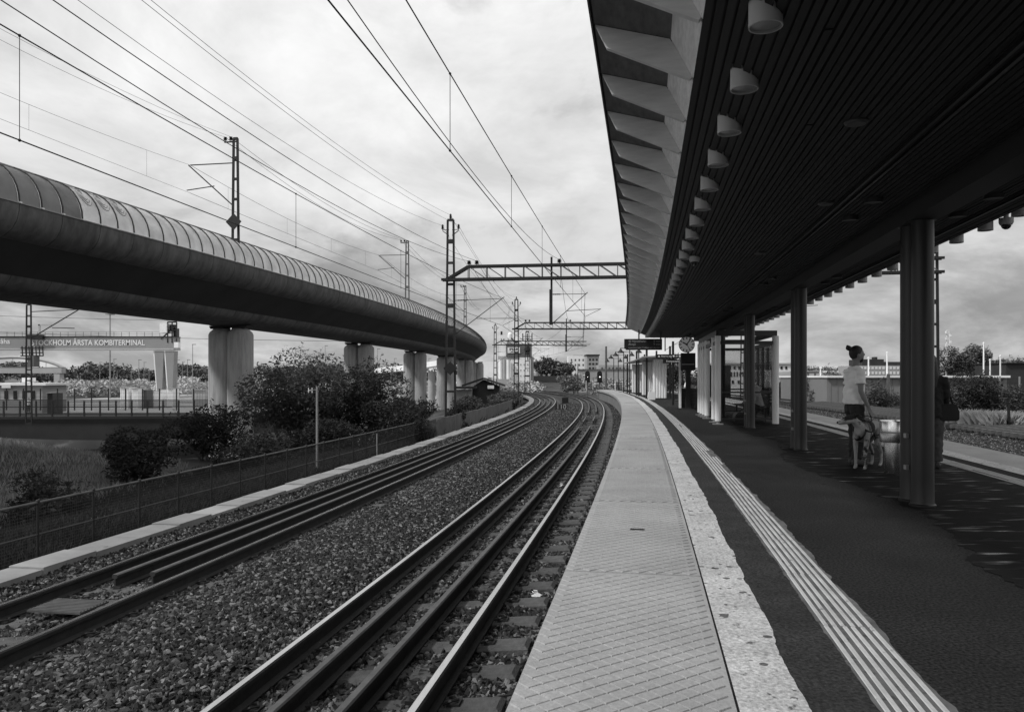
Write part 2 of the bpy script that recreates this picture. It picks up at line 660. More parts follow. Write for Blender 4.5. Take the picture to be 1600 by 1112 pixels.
def place(name, me, parent, p, rot=(0, 0, 0), scale=None):
    """a copy of a shared piece at world point p, under a thing"""
    o = bpy.data.objects.new(name, me)
    COL.objects.link(o)
    o.parent = parent
    o.location = Vector(p) - ROOT.get(parent.name, Vector((0, 0, 0)))
    o.rotation_euler = rot
    if scale:
        o.scale = scale
    return o


def text(name, body, size, m, parent, p, rz=0.0, extrude=0.004, align='CENTER', sx=1.0, bold=0.0):
    cu = bpy.data.curves.new(name, 'FONT')
    cu.body = body
    cu.size = size
    cu.extrude = extrude
    cu.offset = bold
    cu.align_x = align
    cu.align_y = 'CENTER'
    cu.resolution_u = 3
    cu.materials.append(MATS[m])
    o = bpy.data.objects.new(name, cu)
    COL.objects.link(o)
    o.parent = parent
    o.location = Vector(p) - ROOT.get(parent.name, Vector((0, 0, 0)))
    o.rotation_euler = (math.pi / 2, 0, rz)
    o.scale = (sx, 1, 1)
    return o


def remesh(mb, name, m, voxel, parent, smooth_it=4, local=False, wrinkle=0.0):
    """fuse shapes into one continuous skin"""
    off = None if (local or parent is None) else ROOT.get(parent.name)
    me = mb.mesh(name, m, off)
    tmp = bpy.data.objects.new('tmp', me)
    COL.objects.link(tmp)
    md = tmp.modifiers.new('r', 'REMESH')
    md.mode = 'VOXEL'
    md.voxel_size = voxel
    md.use_smooth_shade = True
    if smooth_it:
        sm = tmp.modifiers.new('s', 'SMOOTH')
        sm.factor = 0.5
        sm.iterations = smooth_it
    dg = bpy.context.evaluated_depsgraph_get()
    dg.update()
    out = bpy.data.meshes.new_from_object(tmp.evaluated_get(dg))
    out.name = name
    out.materials.clear()
    for k in (m if isinstance(m, (list, tuple)) else [m]):
        out.materials.append(MATS[k])
    bpy.data.objects.remove(tmp)
    if wrinkle:
        out.update()
        nn = [v_.normal.copy() for v_ in out.vertices]
        for i_, v_ in enumerate(out.vertices):
            q = v_.co * 9.0
            k_ = mnoise.noise(Vector((q.x * 1.2 + q.z * .6, q.y * 1.2, q.z * 1.7))) + .5 * mnoise.noise(q * 2.3)
            v_.co += nn[i_] * wrinkle * k_
    return link(name, out, parent)


# ------------------------------------------------------------------ the curved line of the platform edge
class Path:
    def __init__(self, pts, deg, y0, y1):
        ys = np.array([p[0] for p in pts])
        xs = np.array([p[1] for p in pts])
        sc = 50.0
        co = np.polyfit(ys / sc, xs, deg)
        self.Y = np.arange(y0, y1 + 0.01, 0.25)
        self.X = np.polyval(co, self.Y / sc)
        d = np.hypot(np.diff(self.X), np.diff(self.Y))
        s = np.concatenate([[0], np.cumsum(d)])
        self.s = s - np.interp(0.0, self.Y, s)
        self.h = np.arctan2(np.gradient(self.X), np.gradient(self.Y))

    def S(self, y):
        return float(np.interp(y, self.Y, self.s))

    def head(self, s):
        return float(np.interp(s, self.s, self.h))

    def P(self, s, lat=0.0, z=0.0):
        x = np.interp(s, self.s, self.X)
        y = np.interp(s, self.s, self.Y)
        h = np.interp(s, self.s, self.h)
        return Vector((x + lat * math.cos(h), y - lat * math.sin(h), z))

    def lat_of(self, x, y):
        return (x - np.interp(y, self.Y, self.X)) * np.cos(np.interp(y, self.Y, self.h))


TR = Path([(-20, -4.1), (-10, -2.33), (-3, -1.13), (3.33, -.04), (6.2, .44), (11.53, 1.344), (18.85, 2.5), (28.55, 3.95), (33.5, 4.65),
           (41.5, 5.67), (48, 6.42), (56, 7.3), (68, 8.4), (78, 9.0), (88, 9.3), (96, 9.2), (110, 8.2), (130, 5.2), (150, 0.5)], 6, -14, 149)
VI = Path([(8, -18.6), (24.3, -15.7), (40, -12.9), (62.8, -9.1), (81.5, -6.9), (100, -5.5), (120, -4.8), (140, -4.5), (155, -4.8), (175, -6.6), (200, -11)], 5, 9, 190)
P, S, HEAD = TR.P, TR.S, TR.head


def strip(path, prof, s0, s1, step, mb=None, mi=0, closed=True, caps=True):
    """sweep a (lateral, z) profile along a path"""
    n = max(1, int(math.ceil((s1 - s0) / step)))
    rings = [[path.P(s0 + (s1 - s0) * i / n, a, b) for a, b in prof] for i in range(n + 1)]
    mb = mb or MB()
    return mb.loft(rings, closed, caps, mi)


def rect(l0, l1, z0, z1):
    return [(l0, z0), (l1, z0), (l1, z1), (l0, z1)]


# ------------------------------------------------------------------ ground
def sstep(a, b, x):
    t_ = np.clip((x - a) / (b - a), 0, 1)
    return t_ * t_ * (3 - 2 * t_)


def ground_z(x, y):
    x = np.asarray(x, float)
    y = np.asarray(y, float)
    lat = TR.lat_of(x, np.clip(y, -14, 149))
    far = sstep(80, 150, y)
    near = -1.5 + 0 * x
    z = near.copy()
    z = z - 0.5 * sstep(-9.5, -13, lat)
    z = z - 2.0 * sstep(-14, -30, lat) - 3.2 * sstep(33, 47, y) * sstep(-10, -15, lat) * (1 - sstep(84, 93, y))
    z = z + 3.4 * np.exp(-(((x + 24) / 8.0) ** 2 + ((y - 28) / 6.0) ** 2))
    zr = -1.45 - 0.5 * sstep(26, 60, lat)
    z = np.where(lat > 3, zr, z)
    z = z * (1 - far) + far * np.where(lat < -9, -4.3, np.where(lat > 12, -2.6, -1.7))
    return z


gx = np.unique(np.concatenate([np.linspace(-3000, -80, 14), np.linspace(-80, -30, 26), np.linspace(-30, 30, 81), np.linspace(30, 120, 31), np.linspace(120, 3000, 14)]))
gy = np.unique(np.concatenate([np.linspace(-300, -14, 5), np.linspace(-14, 90, 121), np.linspace(90, 200, 23), np.linspace(200, 6000, 14)]))
GX, GY = np.meshgrid(gx, gy)
GZ = ground_z(GX, GY) + 0.05 * np.sin(GX * 1.7 + np.sin(GY * 1.1) * 2) * np.cos(GY * 1.3 + GX * .4)
gv = np.stack([GX, GY, GZ], -1).reshape(-1, 3)
nx_, ny_ = len(gx), len(gy)
ii, jj = np.meshgrid(np.arange(nx_ - 1), np.arange(ny_ - 1))
a0 = (jj * nx_ + ii).ravel()
gf = np.stack([a0, a0 + 1, a0 + nx_ + 1, a0 + nx_], -1)
ground = link('ground', np_mesh('ground', gv, gf, 'soil'))
tag(ground, kind='structure')

# ------------------------------------------------------------------ ballast
ZR_R, ZL_R = -0.73, -0.88        # right track: rail tops (canted into the curve)
ZR_L, ZL_L = -0.89, -1.04        # left track
LAT_RT = (-0.90, -2.40)          # rails of the near track
LAT_LT = (-4.76, -6.26)          # rails of the far track
LAT_OT = (16.2, 17.7)            # rails beyond the platform
ZO = (-0.86, -0.72)


def SL(y_, lat):
    """arc length at which a point offset sideways by lat stands y_ metres ahead of the camera"""
    return S(y_ + lat * math.sin(HEAD(S(y_))))

prof_left = [(0.25, -1.02), (-0.3, -.935), (-0.75, -0.955), (-1.65, -1.03), (-2.6, -1.12), (-3.05, -1.02), (-3.65, -0.99), (-4.3, -1.06),
             (-4.8, -1.12), (-5.5, -1.2), (-6.3, -1.27), (-6.65, -1.15), (-6.95, -1.07)]
prof_right = [(6.9, -1.35), (9.0, -1.25), (12.0, -1.2), (14.5, -1.2), (15.6, -1.17), (16.95, -1.1), (18.4, -1.05), (19.2, -1.1), (20.4, -1.6)]
bm_v, bm_f, dens = [], [], []
for prof, s0, s1 in ((prof_left, -2.0, 128.0), (prof_right, 12.0, 100.0)):
    n = int((s1 - s0) / 0.5)
    base = len(bm_v)
    for i in range(n + 1):
        s_ = s0 + (s1 - s0) * i / n
        for a, b in prof:
            p = P(s_, a, b + (.022 if -6.6 < a < -.5 else 0) + 0.018 * math.sin(s_ * 3.1 + a * 5) + 0.012 * math.sin(s_ * 7.3 - a * 3))
            bm_v.append(p)
            d = 900 if s_ < 13 else (620 if s_ < 28 else (380 if s_ < 50 else (120 if s_ < 75 else 0)))
            if prof is prof_right:
                d = 0 if a < 10 else 130
            if -2.3 < a < -0.8 or -6.2 < a < -4.8:
                d *= 0.62
            dens.append(d)
    k = len(prof)
    for i in range(n):
        for j in range(k - 1):
            o_ = base + i * k + j
            bm_f.append((o_, o_ + 1, o_ + k + 1, o_ + k))
me = bpy.data.meshes.new('ballast')
me.from_pydata(bm_v, [], bm_f)
me.materials.append(MATS['ballast'])
me.materials.append(MATS['stone'])
at1 = me.attributes.new('dens', 'FLOAT', 'POINT')
at1.data.foreach_set('value', dens)
me.update()
bm = bmesh.new(); bm.from_mesh(me); bmesh.ops.recalc_face_normals(bm, faces=bm.faces)
if sum(f.normal.z for f in bm.faces) < 0:
    bmesh.ops.reverse_faces(bm, faces=bm.faces)
bm.to_mesh(me); bm.free()
ballast = link('ballast', me)
tag(ballast, 'grey crushed stone ballast around the rails and sleepers', 'ballast', kind='stuff')

ng = bpy.data.node_groups.new('stones', 'GeometryNodeTree')
ng.interface.new_socket('Geometry', in_out='INPUT', socket_type='NodeSocketGeometry')
ng.interface.new_socket('Geometry', in_out='OUTPUT', socket_type='NodeSocketGeometry')
gn, gl_ = ng.nodes, ng.links
gi = gn.new('NodeGroupInput'); go = gn.new('NodeGroupOutput')
dp = gn.new('GeometryNodeDistributePointsOnFaces')
na = gn.new('GeometryNodeInputNamedAttribute'); na.data_type = 'FLOAT'; na.inputs['Name'].default_value = 'dens'
gl_.new(gi.outputs[0], dp.inputs['Mesh'])
gl_.new(na.outputs['Attribute'], dp.inputs['Density'])
st = gn.new('GeometryNodeStoreNamedAttribute'); st.data_type = 'FLOAT'; st.domain = 'POINT'; st.inputs['Name'].default_value = 'tone'
rt = gn.new('FunctionNodeRandomValue'); rt.data_type = 'FLOAT'
rt.inputs[2].default_value = 0.0; rt.inputs[3].default_value = 1.0
pw = gn.new('ShaderNodeMath'); pw.operation = 'POWER'; pw.inputs[1].default_value = 4.5
gl_.new(rt.outputs[1], pw.inputs[0])
ma = gn.new('ShaderNodeMath'); ma.operation = 'MULTIPLY_ADD'; ma.inputs[1].default_value = 0.22; ma.inputs[2].default_value = 0.011
gl_.new(pw.outputs[0], ma.inputs[0])
gl_.new(dp.outputs['Points'], st.inputs['Geometry'])
gl_.new(ma.outputs[0], st.inputs['Value'])
jn = gn.new('GeometryNodeJoinGeometry')
for q in range(5):
    ic = gn.new('GeometryNodeMeshIcoSphere'); ic.inputs['Radius'].default_value = 1.0; ic.inputs['Subdivisions'].default_value = 2 if q < 2 else 1
    sp_ = gn.new('GeometryNodeSetPosition')
    nz = gn.new('ShaderNodeTexNoise'); nz.inputs['Scale'].default_value = 0.75; nz.inputs['Detail'].default_value = 1.0
    pos = gn.new('GeometryNodeInputPosition')
    va = gn.new('ShaderNodeVectorMath'); va.operation = 'ADD'; va.inputs[1].default_value = (q * 7.3, q * 3.1, q * 1.7)
    gl_.new(pos.outputs[0], va.inputs[0]); gl_.new(va.outputs[0], nz.inputs['Vector'])
    vs_ = gn.new('ShaderNodeVectorMath'); vs_.operation = 'SUBTRACT'; vs_.inputs[1].default_value = (0.5, 0.5, 0.5)
    gl_.new(nz.outputs['Color'], vs_.inputs[0])
    vm = gn.new('ShaderNodeVectorMath'); vm.operation = 'SCALE'; vm.inputs['Scale'].default_value = 2.2
    gl_.new(vs_.outputs[0], vm.inputs[0])
    gl_.new(ic.outputs['Mesh'], sp_.inputs['Geometry']); gl_.new(vm.outputs[0], sp_.inputs['Offset'])
    sm_ = gn.new('GeometryNodeSetMaterial'); sm_.inputs['Material'].default_value = MATS['stone']
    gl_.new(sp_.outputs[0], sm_.inputs['Geometry'])
    gti = gn.new('GeometryNodeGeometryToInstance')
    gl_.new(sm_.outputs[0], gti.inputs[0])
    gl_.new(gti.outputs[0], jn.inputs[0])
iop = gn.new('GeometryNodeInstanceOnPoints')
iop.inputs['Pick Instance'].default_value = True
rr_ = gn.new('FunctionNodeRandomValue'); rr_.data_type = 'FLOAT_VECTOR'; rr_.inputs[0].default_value = (0, 0, 0); rr_.inputs[1].default_value = (6.28, 6.28, 6.28); rr_.inputs['Seed'].default_value = 3
rs_ = gn.new('FunctionNodeRandomValue'); rs_.data_type = 'FLOAT_VECTOR'; rs_.inputs[0].default_value = (0.013, 0.016, 0.011); rs_.inputs[1].default_value = (0.040, 0.052, 0.035); rs_.inputs['Seed'].default_value = 5
gl_.new(st.outputs[0], iop.inputs['Points']); gl_.new(jn.outputs[0], iop.inputs['Instance'])
gl_.new(rr_.outputs[0], iop.inputs['Rotation']); gl_.new(rs_.outputs[0], iop.inputs['Scale'])
jo = gn.new('GeometryNodeJoinGeometry')
gl_.new(gi.outputs[0], jo.inputs[0]); gl_.new(iop.outputs[0], jo.inputs[0]); gl_.new(jo.outputs[0], go.inputs[0])
md = ballast.modifiers.new('stones', 'NODES'); md.node_group = ng

# ------------------------------------------------------------------ railway tracks
RAILP = [(-.062, 0), (.062, 0), (.062, .012), (.012, .03), (.009, .115), (.034, .128), (.036, .158), (.024, .17), (-.024, .17), (-.036, .158), (-.034, .128), (-.009, .115), (-.012, .03), (-.062, .012)]


def rail(track, name, lat, ztop, s0, s1, guard=False, step=0.8):
    mb = MB()
    n = max(1, int((s1 - s0) / step))
    rings = [[P(s0 + (s1 - s0) * i / n, lat + a, ztop - .17 + b) for a, b in RAILP] for i in range(n + 1)]
    mb.loft(rings)
    k = len(RAILP)
    for fi in range(n * k):
        if fi % k == 7:
            mb.mi[fi] = 1
        if fi % k in (6, 8) and guard:
            mb.mi[fi] = 1
    return mb.build(name, ['rail_rust', 'guard_top' if guard else 'rail_top'], track, smooth=True)


slp = MB()
slp.loft([[(-1.25, -.13, -.2), (1.25, -.13, -.2), (1.25, .13, -.2), (-1.25, .13, -.2)], [(-1.25, -.13, -.03), (1.25, -.13, -.03), (1.25, .13, -.03), (-1.25, .13, -.03)],
          [(-1.22, -.10, 0), (1.22, -.10, 0), (1.22, .10, 0), (-1.22, .10, 0)]])
SLEEPER = slp.mesh('sleeper', 'sleeper')
cl = MB()
cl.tube([(0.03, -.05, .02), (.09, -.055, .05), (.13, -.01, .045), (.1, .04, .05), (.05, .05, .03)], .011, 5)
cl.box((.1, 0, .015), (.09, .12, .03))
CLIP = cl.mesh('rail_clip', 'clip')


def track(label, lats, zs, s0, s1, guards, nclip, sleepers_to):
    t_ = thing('railway_track', label, 'railway track', P(s0, (lats[0] + lats[1]) / 2, zs[0] - .4), group='railway tracks along the platform')
    rail(t_, 'rail', lats[0], zs[0], s0, s1)
    rail(t_, 'rail', lats[1], zs[1], s0, s1)
    mid = (lats[0] + lats[1]) / 2
    roll = math.atan2(zs[0] - zs[1], lats[0] - lats[1])
    zm = (zs[0] + zs[1]) / 2
    for g0, g1 in guards:
        for off in (.25, -.25):
            rail(t_, 'guard_rail', mid + off, zm + off / 1.5 * (zs[0] - zs[1]) + .004, g0, g1, True)
    i = 0
    s_ = s0
    while s_ < sleepers_to:
        h = HEAD(s_)
        p = P(s_, mid, zm - .172)
        place('sleeper', SLEEPER, t_, p + Vector((0, 0, -.006)), (0, -roll, -h))
        if i < nclip:
            for k_, la in enumerate(lats):
                for sg in (-1, 1):
                    place('rail_clip', CLIP, t_, P(s_, la + sg * .05, zs[k_] - .172), (0, 0, -h + (0 if sg > 0 else math.pi)))
        s_ += .65
        i += 1
    return t_


t1 = track('railway track with shiny rails and twin inner guard rails right beside the platform edge', LAT_RT, (ZR_R, ZL_R), 1.0, 128,
           [(1.0, S(35.5)), (S(39.5), S(44.5)), (S(50), 110)], 34, 95)
t2 = track('railway track with guard rails between ballast and the left cable trough', LAT_LT, (ZR_L, ZL_L), 3.0, 128, [(S(8.7), 118)], 38, 95)
t3 = track('railway track far beyond the platform in front of the right-hand shrubs', LAT_OT, ZO, 18.0, 100, [], 0, 70)
# fish-plate joints on the guard rails
g = thing('crossing_plate', 'small ribbed metal plate lying between the rails at lower left', 'metal plate', P(S(7.6), -5.5, -1.06))
mb = MB()
h = HEAD(7)
mb.box(P(S(7.6), -5.5, -1.045), (.62, .45, .02), -h)
for k in range(9):
    mb.box(P(S(7.6) - .2 + k * .05, -5.5, -1.031), (.6, .02, .008), -h)
mb.build('ribbed_plate', 'grate', g)
# litter by the track
for (lat, s_, lb) in ((-.55, S(8.2), 'crumpled white scrap of paper in the ballast beside the platform edge'), (-1.1, S(16.5), 'white paper scrap lying between the rails further up the near track')):
    o = thing('litter', lb, 'litter', P(s_, lat, -.9), group='litter on the track')
    mb = MB()
    for k in range(4):
        mb.box(P(s_ + .02 * k, lat + .02 * math.sin(k * 2), -.875 + .008 * k), (.09 - .015 * k, .06, .006), k * .9, rx=.3 * k)
    mb.build('paper', 'white', o)

# ------------------------------------------------------------------ cable trough
ct = thing('cable_trough', 'pale concrete cable trough running beside the left track', 'cable trough', P(3, -7.1, -1.2))
s_ = 3.0
k = 0
while s_ < 108:
    ln = 1.0 if s_ < 40 else 2.0
    mb = strip(TR, rect(-7.37, -6.88, -1.22, -1.0 + .012 * math.sin(k * 2.3)), s_ + .006, s_ + ln - .006, 1.0)
    mb.build('trough_slab', 'trough', ct)
    s_ += ln
    k += 1

# ------------------------------------------------------------------ platform
PW = 7.2
END = S(88)
platform = strip(TR, [(.16, -1.4), (PW - .16, -1.4), (PW - .16, -.16), (PW - .95, -.16), (PW - .95, 0), (.95, 0), (.95, -.16), (.16, -.16)], -9, END, .6).build('platform', 'asphalt')
tag(platform, kind='structure')
ROOT['platform'] = Vector((0, 0, 0))
strip(TR, rect(.13, .155, -1.35, -.17), -9, END - .02, .6).build('platform_wall', 'wall_concrete', platform)
strip(TR, rect(PW - .155, PW - .13, -1.35, -.17), 5, END - .02, .6).build('platform_wall', 'wall_concrete', platform)
strip(TR, rect(.2, PW - .2, -1.35, -.2), END + .005, END + .25, .3).build('end_wall', 'plaster', platform)


def relief_slab(s0, s1, l0, l1, name, fine_):
    mb = MB()
    strip(TR, rect(l0, l1, -.155, .004), s0, s1, .55, mb)
    n_base = len(mb.f)
    if fine_:
        a = .083
        g = .0055
        c45 = math.sqrt(.5)
        n = int((s1 - s0 + (l1 - l0)) / a) + 4
        for i in range(-n, n):
            for j in range(-n, n):
                cs = (i + j) * a * c45 + s0
                clt = (i - j) * a * c45 + l0
                hlf = a / 2 - g / 2
                if cs < s0 + .05 or cs > s1 - .05 or clt < l0 + .05 or clt > l1 - .04:
                    continue
                q = []
                for sx, sy in ((-1, -1), (1, -1), (1, 1), (-1, 1)):
                    q.append((cs + (sx * hlf + sy * hlf) * c45, clt + (sx * hlf - sy * hlf) * c45))
                o_ = len(mb.v)
                for z_, sc in ((.0045, 1.0), (.0105, .93)):
                    for u_, w_ in q:
                        mb.v.append(tuple(P(cs + (u_ - cs) * sc, clt + (w_ - clt) * sc, z_)))
                for e in range(4):
                    e2 = (e + 1) % 4
                    mb.f.append((o_ + e, o_ + e2, o_ + 4 + e2, o_ + 4 + e)); mb.mi.append(0)
                mb.f.append((o_ + 4, o_ + 5, o_ + 6, o_ + 7)); mb.mi.append(0)
    return mb.build(name, 'paver', platform)


s_ = S(5.76) - 3.27 * 5
while s_ < END - .1:
    e = min(s_ + 3.25, END)
    if e > -9:
        relief_slab(s_, e, 0.0, .955, 'edge_slab', 0 < s_ + 3.2 and s_ < 22)
        if s_ > 4:
            relief_slab(s_, e, PW - .955, PW, 'edge_slab', False)
    s_ += 3.27


def ragged(l0, l1, z, s0, s1, name, m, amp, both=False, step=.035):
    n = int((s1 - s0) / step)
    vs, fs = [], []
    e0 = e1 = t1r = 0.0
    for i in range(n + 1):
        s_ = s0 + (s1 - s0) * i / n
        if R.random() < .16:
            t1r = amp * (R.random() ** 2.2)
        e1 += (t1r - e1) * .45 + R.uniform(-.12, .12) * amp
        if both:
            e0 = e1 * .5 + R.uniform(-.1, .1) * amp
        w_ = amp * .3 * math.sin(s_ * .9) + amp * .25 * math.sin(s_ * 4.1)
        for a in (l0 - e0, l0 + .06, l1 - .05, l1 + e1 + w_):
            vs.append(P(s_, a, z))
    for i in range(n):
        for j in range(3):
            o_ = i * 4 + j
            fs.append((o_, o_ + 1, o_ + 5, o_ + 4))
    me = np_mesh(name, np.array(vs), np.array(fs), m)
    me.flip_normals()
    return link(name, me, platform)


def grid_bumps(l0, l1, z, s0, s1, name, m):
    vs, fs = [], []
    nl = int((l1 - l0) / .05)
    n = int((s1 - s0) / .05)
    for i in range(n):
        for j in range(nl):
            if R.random() < .35:
                continue
            cs = s0 + i * .05 + (.025 if j % 2 else 0) + R.uniform(-.004, .004)
            lt = l0 + (j + .5) * (l1 - l0) / nl
            hh = R.uniform(.001, .0035)
            o_ = len(vs)
            for r_, zz in ((.016, 0), (.009, hh)):
                for q in range(6):
                    an = q * math.pi / 3
                    vs.append(P(cs + r_ * math.cos(an), lt + r_ * math.sin(an), z + zz))
            for q in range(6):
                q2 = (q + 1) % 6
                fs.append((o_ + q, o_ + 6 + q, o_ + 6 + q2, o_ + q2))
            fs.append((o_ + 6, o_ + 11, o_ + 10, o_ + 9)); fs.append((o_ + 6, o_ + 9, o_ + 8, o_ + 7))
    return link(name, np_mesh(name, np.array(vs), np.array(fs), m), platform)


ragged(.965, 1.25, .008, 1.0, 30, 'warning_strip', 'warning_strip', .02)
ragged(.965, 1.25, .008, 30, END, 'warning_strip', 'warning_strip', .05, step=.2)
b_ = grid_bumps(.985, 1.235, .009, 1.6, 10, 'warning_studs', 'warning_strip')
b_['kind'] = 'stuff'
ragged(1.55, 1.845, .006, 1.0, 30, 'tactile_strip', 'tactile_base', .035, True)
ragged(1.55, 1.845, .006, 30, END, 'tactile_strip', 'tactile_base', .04, True, step=.2)
ragged(PW - 1.845, PW - 1.55, .006, 6, END, 'tactile_strip', 'tactile_base', .03, True, step=.1)
ragged(PW - 1.275, PW - .965, .006, 6, END, 'warning_strip', 'warning_strip', .04, True, step=.1)
for side in (0, 1):
    for k in range(6):
        l0 = 1.562 + k * .047
        if side:
            l0 = PW - l0 - .03
        s_ = 1.2 if not side else 7.0
        while s_ < END - .5:
            ln = 1.2 if s_ < 25 else 8.0
            if R.random() > .06 or s_ > 25:
                jog = R.uniform(-.004, .004)
                z1 = .0115 - R.random() * .003
                strip(TR, [(l0 + jog, .005), (l0 + .027 + jog, .005), (l0 + .023 + jog, z1), (l0 + .004 + jog, z1)], s_ + .008, min(s_ + ln - .006, END), .6).build('tactile_rib', 'tactile_rib', platform)
            s_ += ln
strip(TR, rect(1.22, 1.58, .001, .0045), -2, END - .5, .6).build('worn_strip', 'asphalt_worn', platform)
# small drain grate in the slabs
dr = thing('drain_grate', 'tiny dark slotted drain grate set in the platform slabs', 'drain', P(S(7.35), .5, 0))
mb = MB()
for k in range(7):
    mb.box(P(S(7.35), .45 + k * .016, .014), (.009, .05, .006), -.17)
mb.box(P(S(7.35), .5, .0115), (.13, .06, .003), -.17)
mb.build('slots', 'black', dr)
# chewing-gum and damp blotches are part of the material; a darker, part-glossy asphalt sheet lies along the middle
m = bpy.data.materials.new('dark_asphalt')
m.use_nodes = True
nt = m.node_tree; N, L = nt.nodes, nt.links
b = N['Principled BSDF']
t = N.new('ShaderNodeTexCoord')
mp = N.new('ShaderNodeMapping'); mp.inputs['Scale'].default_value = (0.8, 3.5, 1.0); L.new(t.outputs['Object'], mp.inputs[0])
n1 = N.new('ShaderNodeTexNoise'); n1.inputs['Scale'].default_value = 2.2; n1.inputs['Detail'].default_value = 8; L.new(mp.outputs[0], n1.inputs['Vector'])
r1 = N.new('ShaderNodeMapRange'); r1.inputs['From Min'].default_value = .58; r1.inputs['From Max'].default_value = .72
r1.inputs['To Min'].default_value = .85; r1.inputs['To Max'].default_value = .2; r3 = N.new('ShaderNodeMapRange'); r3.inputs['From Min'].default_value = .56; r3.inputs['From Max'].default_value = .7; r3.inputs['To Min'].default_value = .05; r3.inputs['To Max'].default_value = .45; L.new(n1.outputs['Fac'], r3.inputs['Value']); L.new(r3.outputs[0], b.inputs['Specular IOR Level']); L.new(n1.outputs['Fac'], r1.inputs['Value']); L.new(r1.outputs[0], b.inputs['Roughness'])
r2 = N.new('ShaderNodeMapRange'); r2.inputs['From Min'].default_value = .4; r2.inputs['From Max'].default_value = .65
r2.inputs['To Min'].default_value = .016; r2.inputs['To Max'].default_value = .010; L.new(n1.outputs['Fac'], r2.inputs['Value']); L.new(r2.outputs[0], b.inputs['Base Color'])
n2 = N.new('ShaderNodeTexNoise'); n2.inputs['Scale'].default_value = 80; L.new(t.outputs['Object'], n2.inputs['Vector'])
bp = N.new('ShaderNodeBump'); bp.inputs['Strength'].default_value = .45; bp.inputs['Distance'].default_value = .01; L.new(n2.outputs['Fac'], bp.inputs['Height']); L.new(bp.outputs[0], b.inputs['Normal'])
MATS['dark_asphalt'] = m
vs, fs = [], []
jw = jf = 0.0
n = 700
for i in range(n + 1):
    s_ = 3.0 + (S(37) - 3.0) * i / n
    jw = jw * .95 + R.uniform(-.045, .045); jf = jf * .7 + R.uniform(-.012, .012)
    j0 = 3.22 + .14 * math.sin(s_ * .8) + jw + jf
    for a in (j0, j0 + .7, 4.6, 5.33 + .02 * math.sin(s_ * 3)):
        vs.append(P(s_, a, .004))
for i in range(n):
    for j in range(3):
        o_ = i * 4 + j
        fs.append((o_, o_ + 1, o_ + 5, o_ + 4))
me = np_mesh('dark_patch', np.array(vs), np.array(fs), 'dark_asphalt'); me.flip_normals()
link('dark_patch', me, platform)

# ------------------------------------------------------------------ platform canopy
CE = S(38.5)
can = thing('platform_canopy', 'long curved platform canopy with dark slatted ceiling and pale fins along its edge', 'canopy', P(S(15.4), 3.55, 0))
C0 = -7.0
sof = [(.90, 3.50), (1.0, 3.46), (1.12, 3.41), (1.22, 3.355), (1.32, 3.305), (1.5, 3.285), (2.2, 3.28), (3.04, 3.28)]
sof = sof + [(6.08 - a, b) for a, b in sof[-2::-1]]
sl = np.array([a for a, b in sof]); sz = np.array([b for a, b in sof])
NBRD = 75
bw = (5.18 - .90) / NBRD
for k in range(NBRD):
    a = .90 + k * bw
    za, zb = np.interp(a + .008, sl, sz), np.interp(a + bw - .008, sl, sz)
    dz = R.uniform(-.004, .004)
    cut = [C0]
    q = C0 + R.uniform(6, 13.5)
    while q < CE - 1.5:
        cut.append(q); q += 13.5
    cut.append(CE)
    for q0, q1 in zip(cut[:-1], cut[1:]):
        dz = R.uniform(-.005, .005)
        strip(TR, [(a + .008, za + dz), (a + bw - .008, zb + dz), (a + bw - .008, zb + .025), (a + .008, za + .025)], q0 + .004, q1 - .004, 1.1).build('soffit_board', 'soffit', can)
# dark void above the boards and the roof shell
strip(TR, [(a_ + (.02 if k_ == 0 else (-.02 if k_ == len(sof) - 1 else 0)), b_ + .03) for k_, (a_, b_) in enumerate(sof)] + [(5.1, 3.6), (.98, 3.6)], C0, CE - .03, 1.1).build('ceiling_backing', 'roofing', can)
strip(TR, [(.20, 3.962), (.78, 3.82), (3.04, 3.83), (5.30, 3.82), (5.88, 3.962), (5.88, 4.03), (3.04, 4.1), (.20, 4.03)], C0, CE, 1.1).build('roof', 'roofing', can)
mb = MB(); strip(TR, [(.185, 3.93), (.197, 3.93), (.197, 4.06), (.185, 4.06)], C0, CE, 1.1, mb); mb.build('eave_trim', 'steel_dark', can)
mb = MB(); strip(TR, rect(5.883, 5.895, 3.93, 4.06), C0, CE, 1.1, mb); mb.build('eave_trim', 'steel_dark', can)
FS = 6.6 / 7
s_fin = S(5.80)
k0 = int((s_fin - C0) / FS)
fin_s = [s_fin + (i - k0) * FS for i in range(200)]
fin_s = [q for q in fin_s if C0 < q < CE - .05]
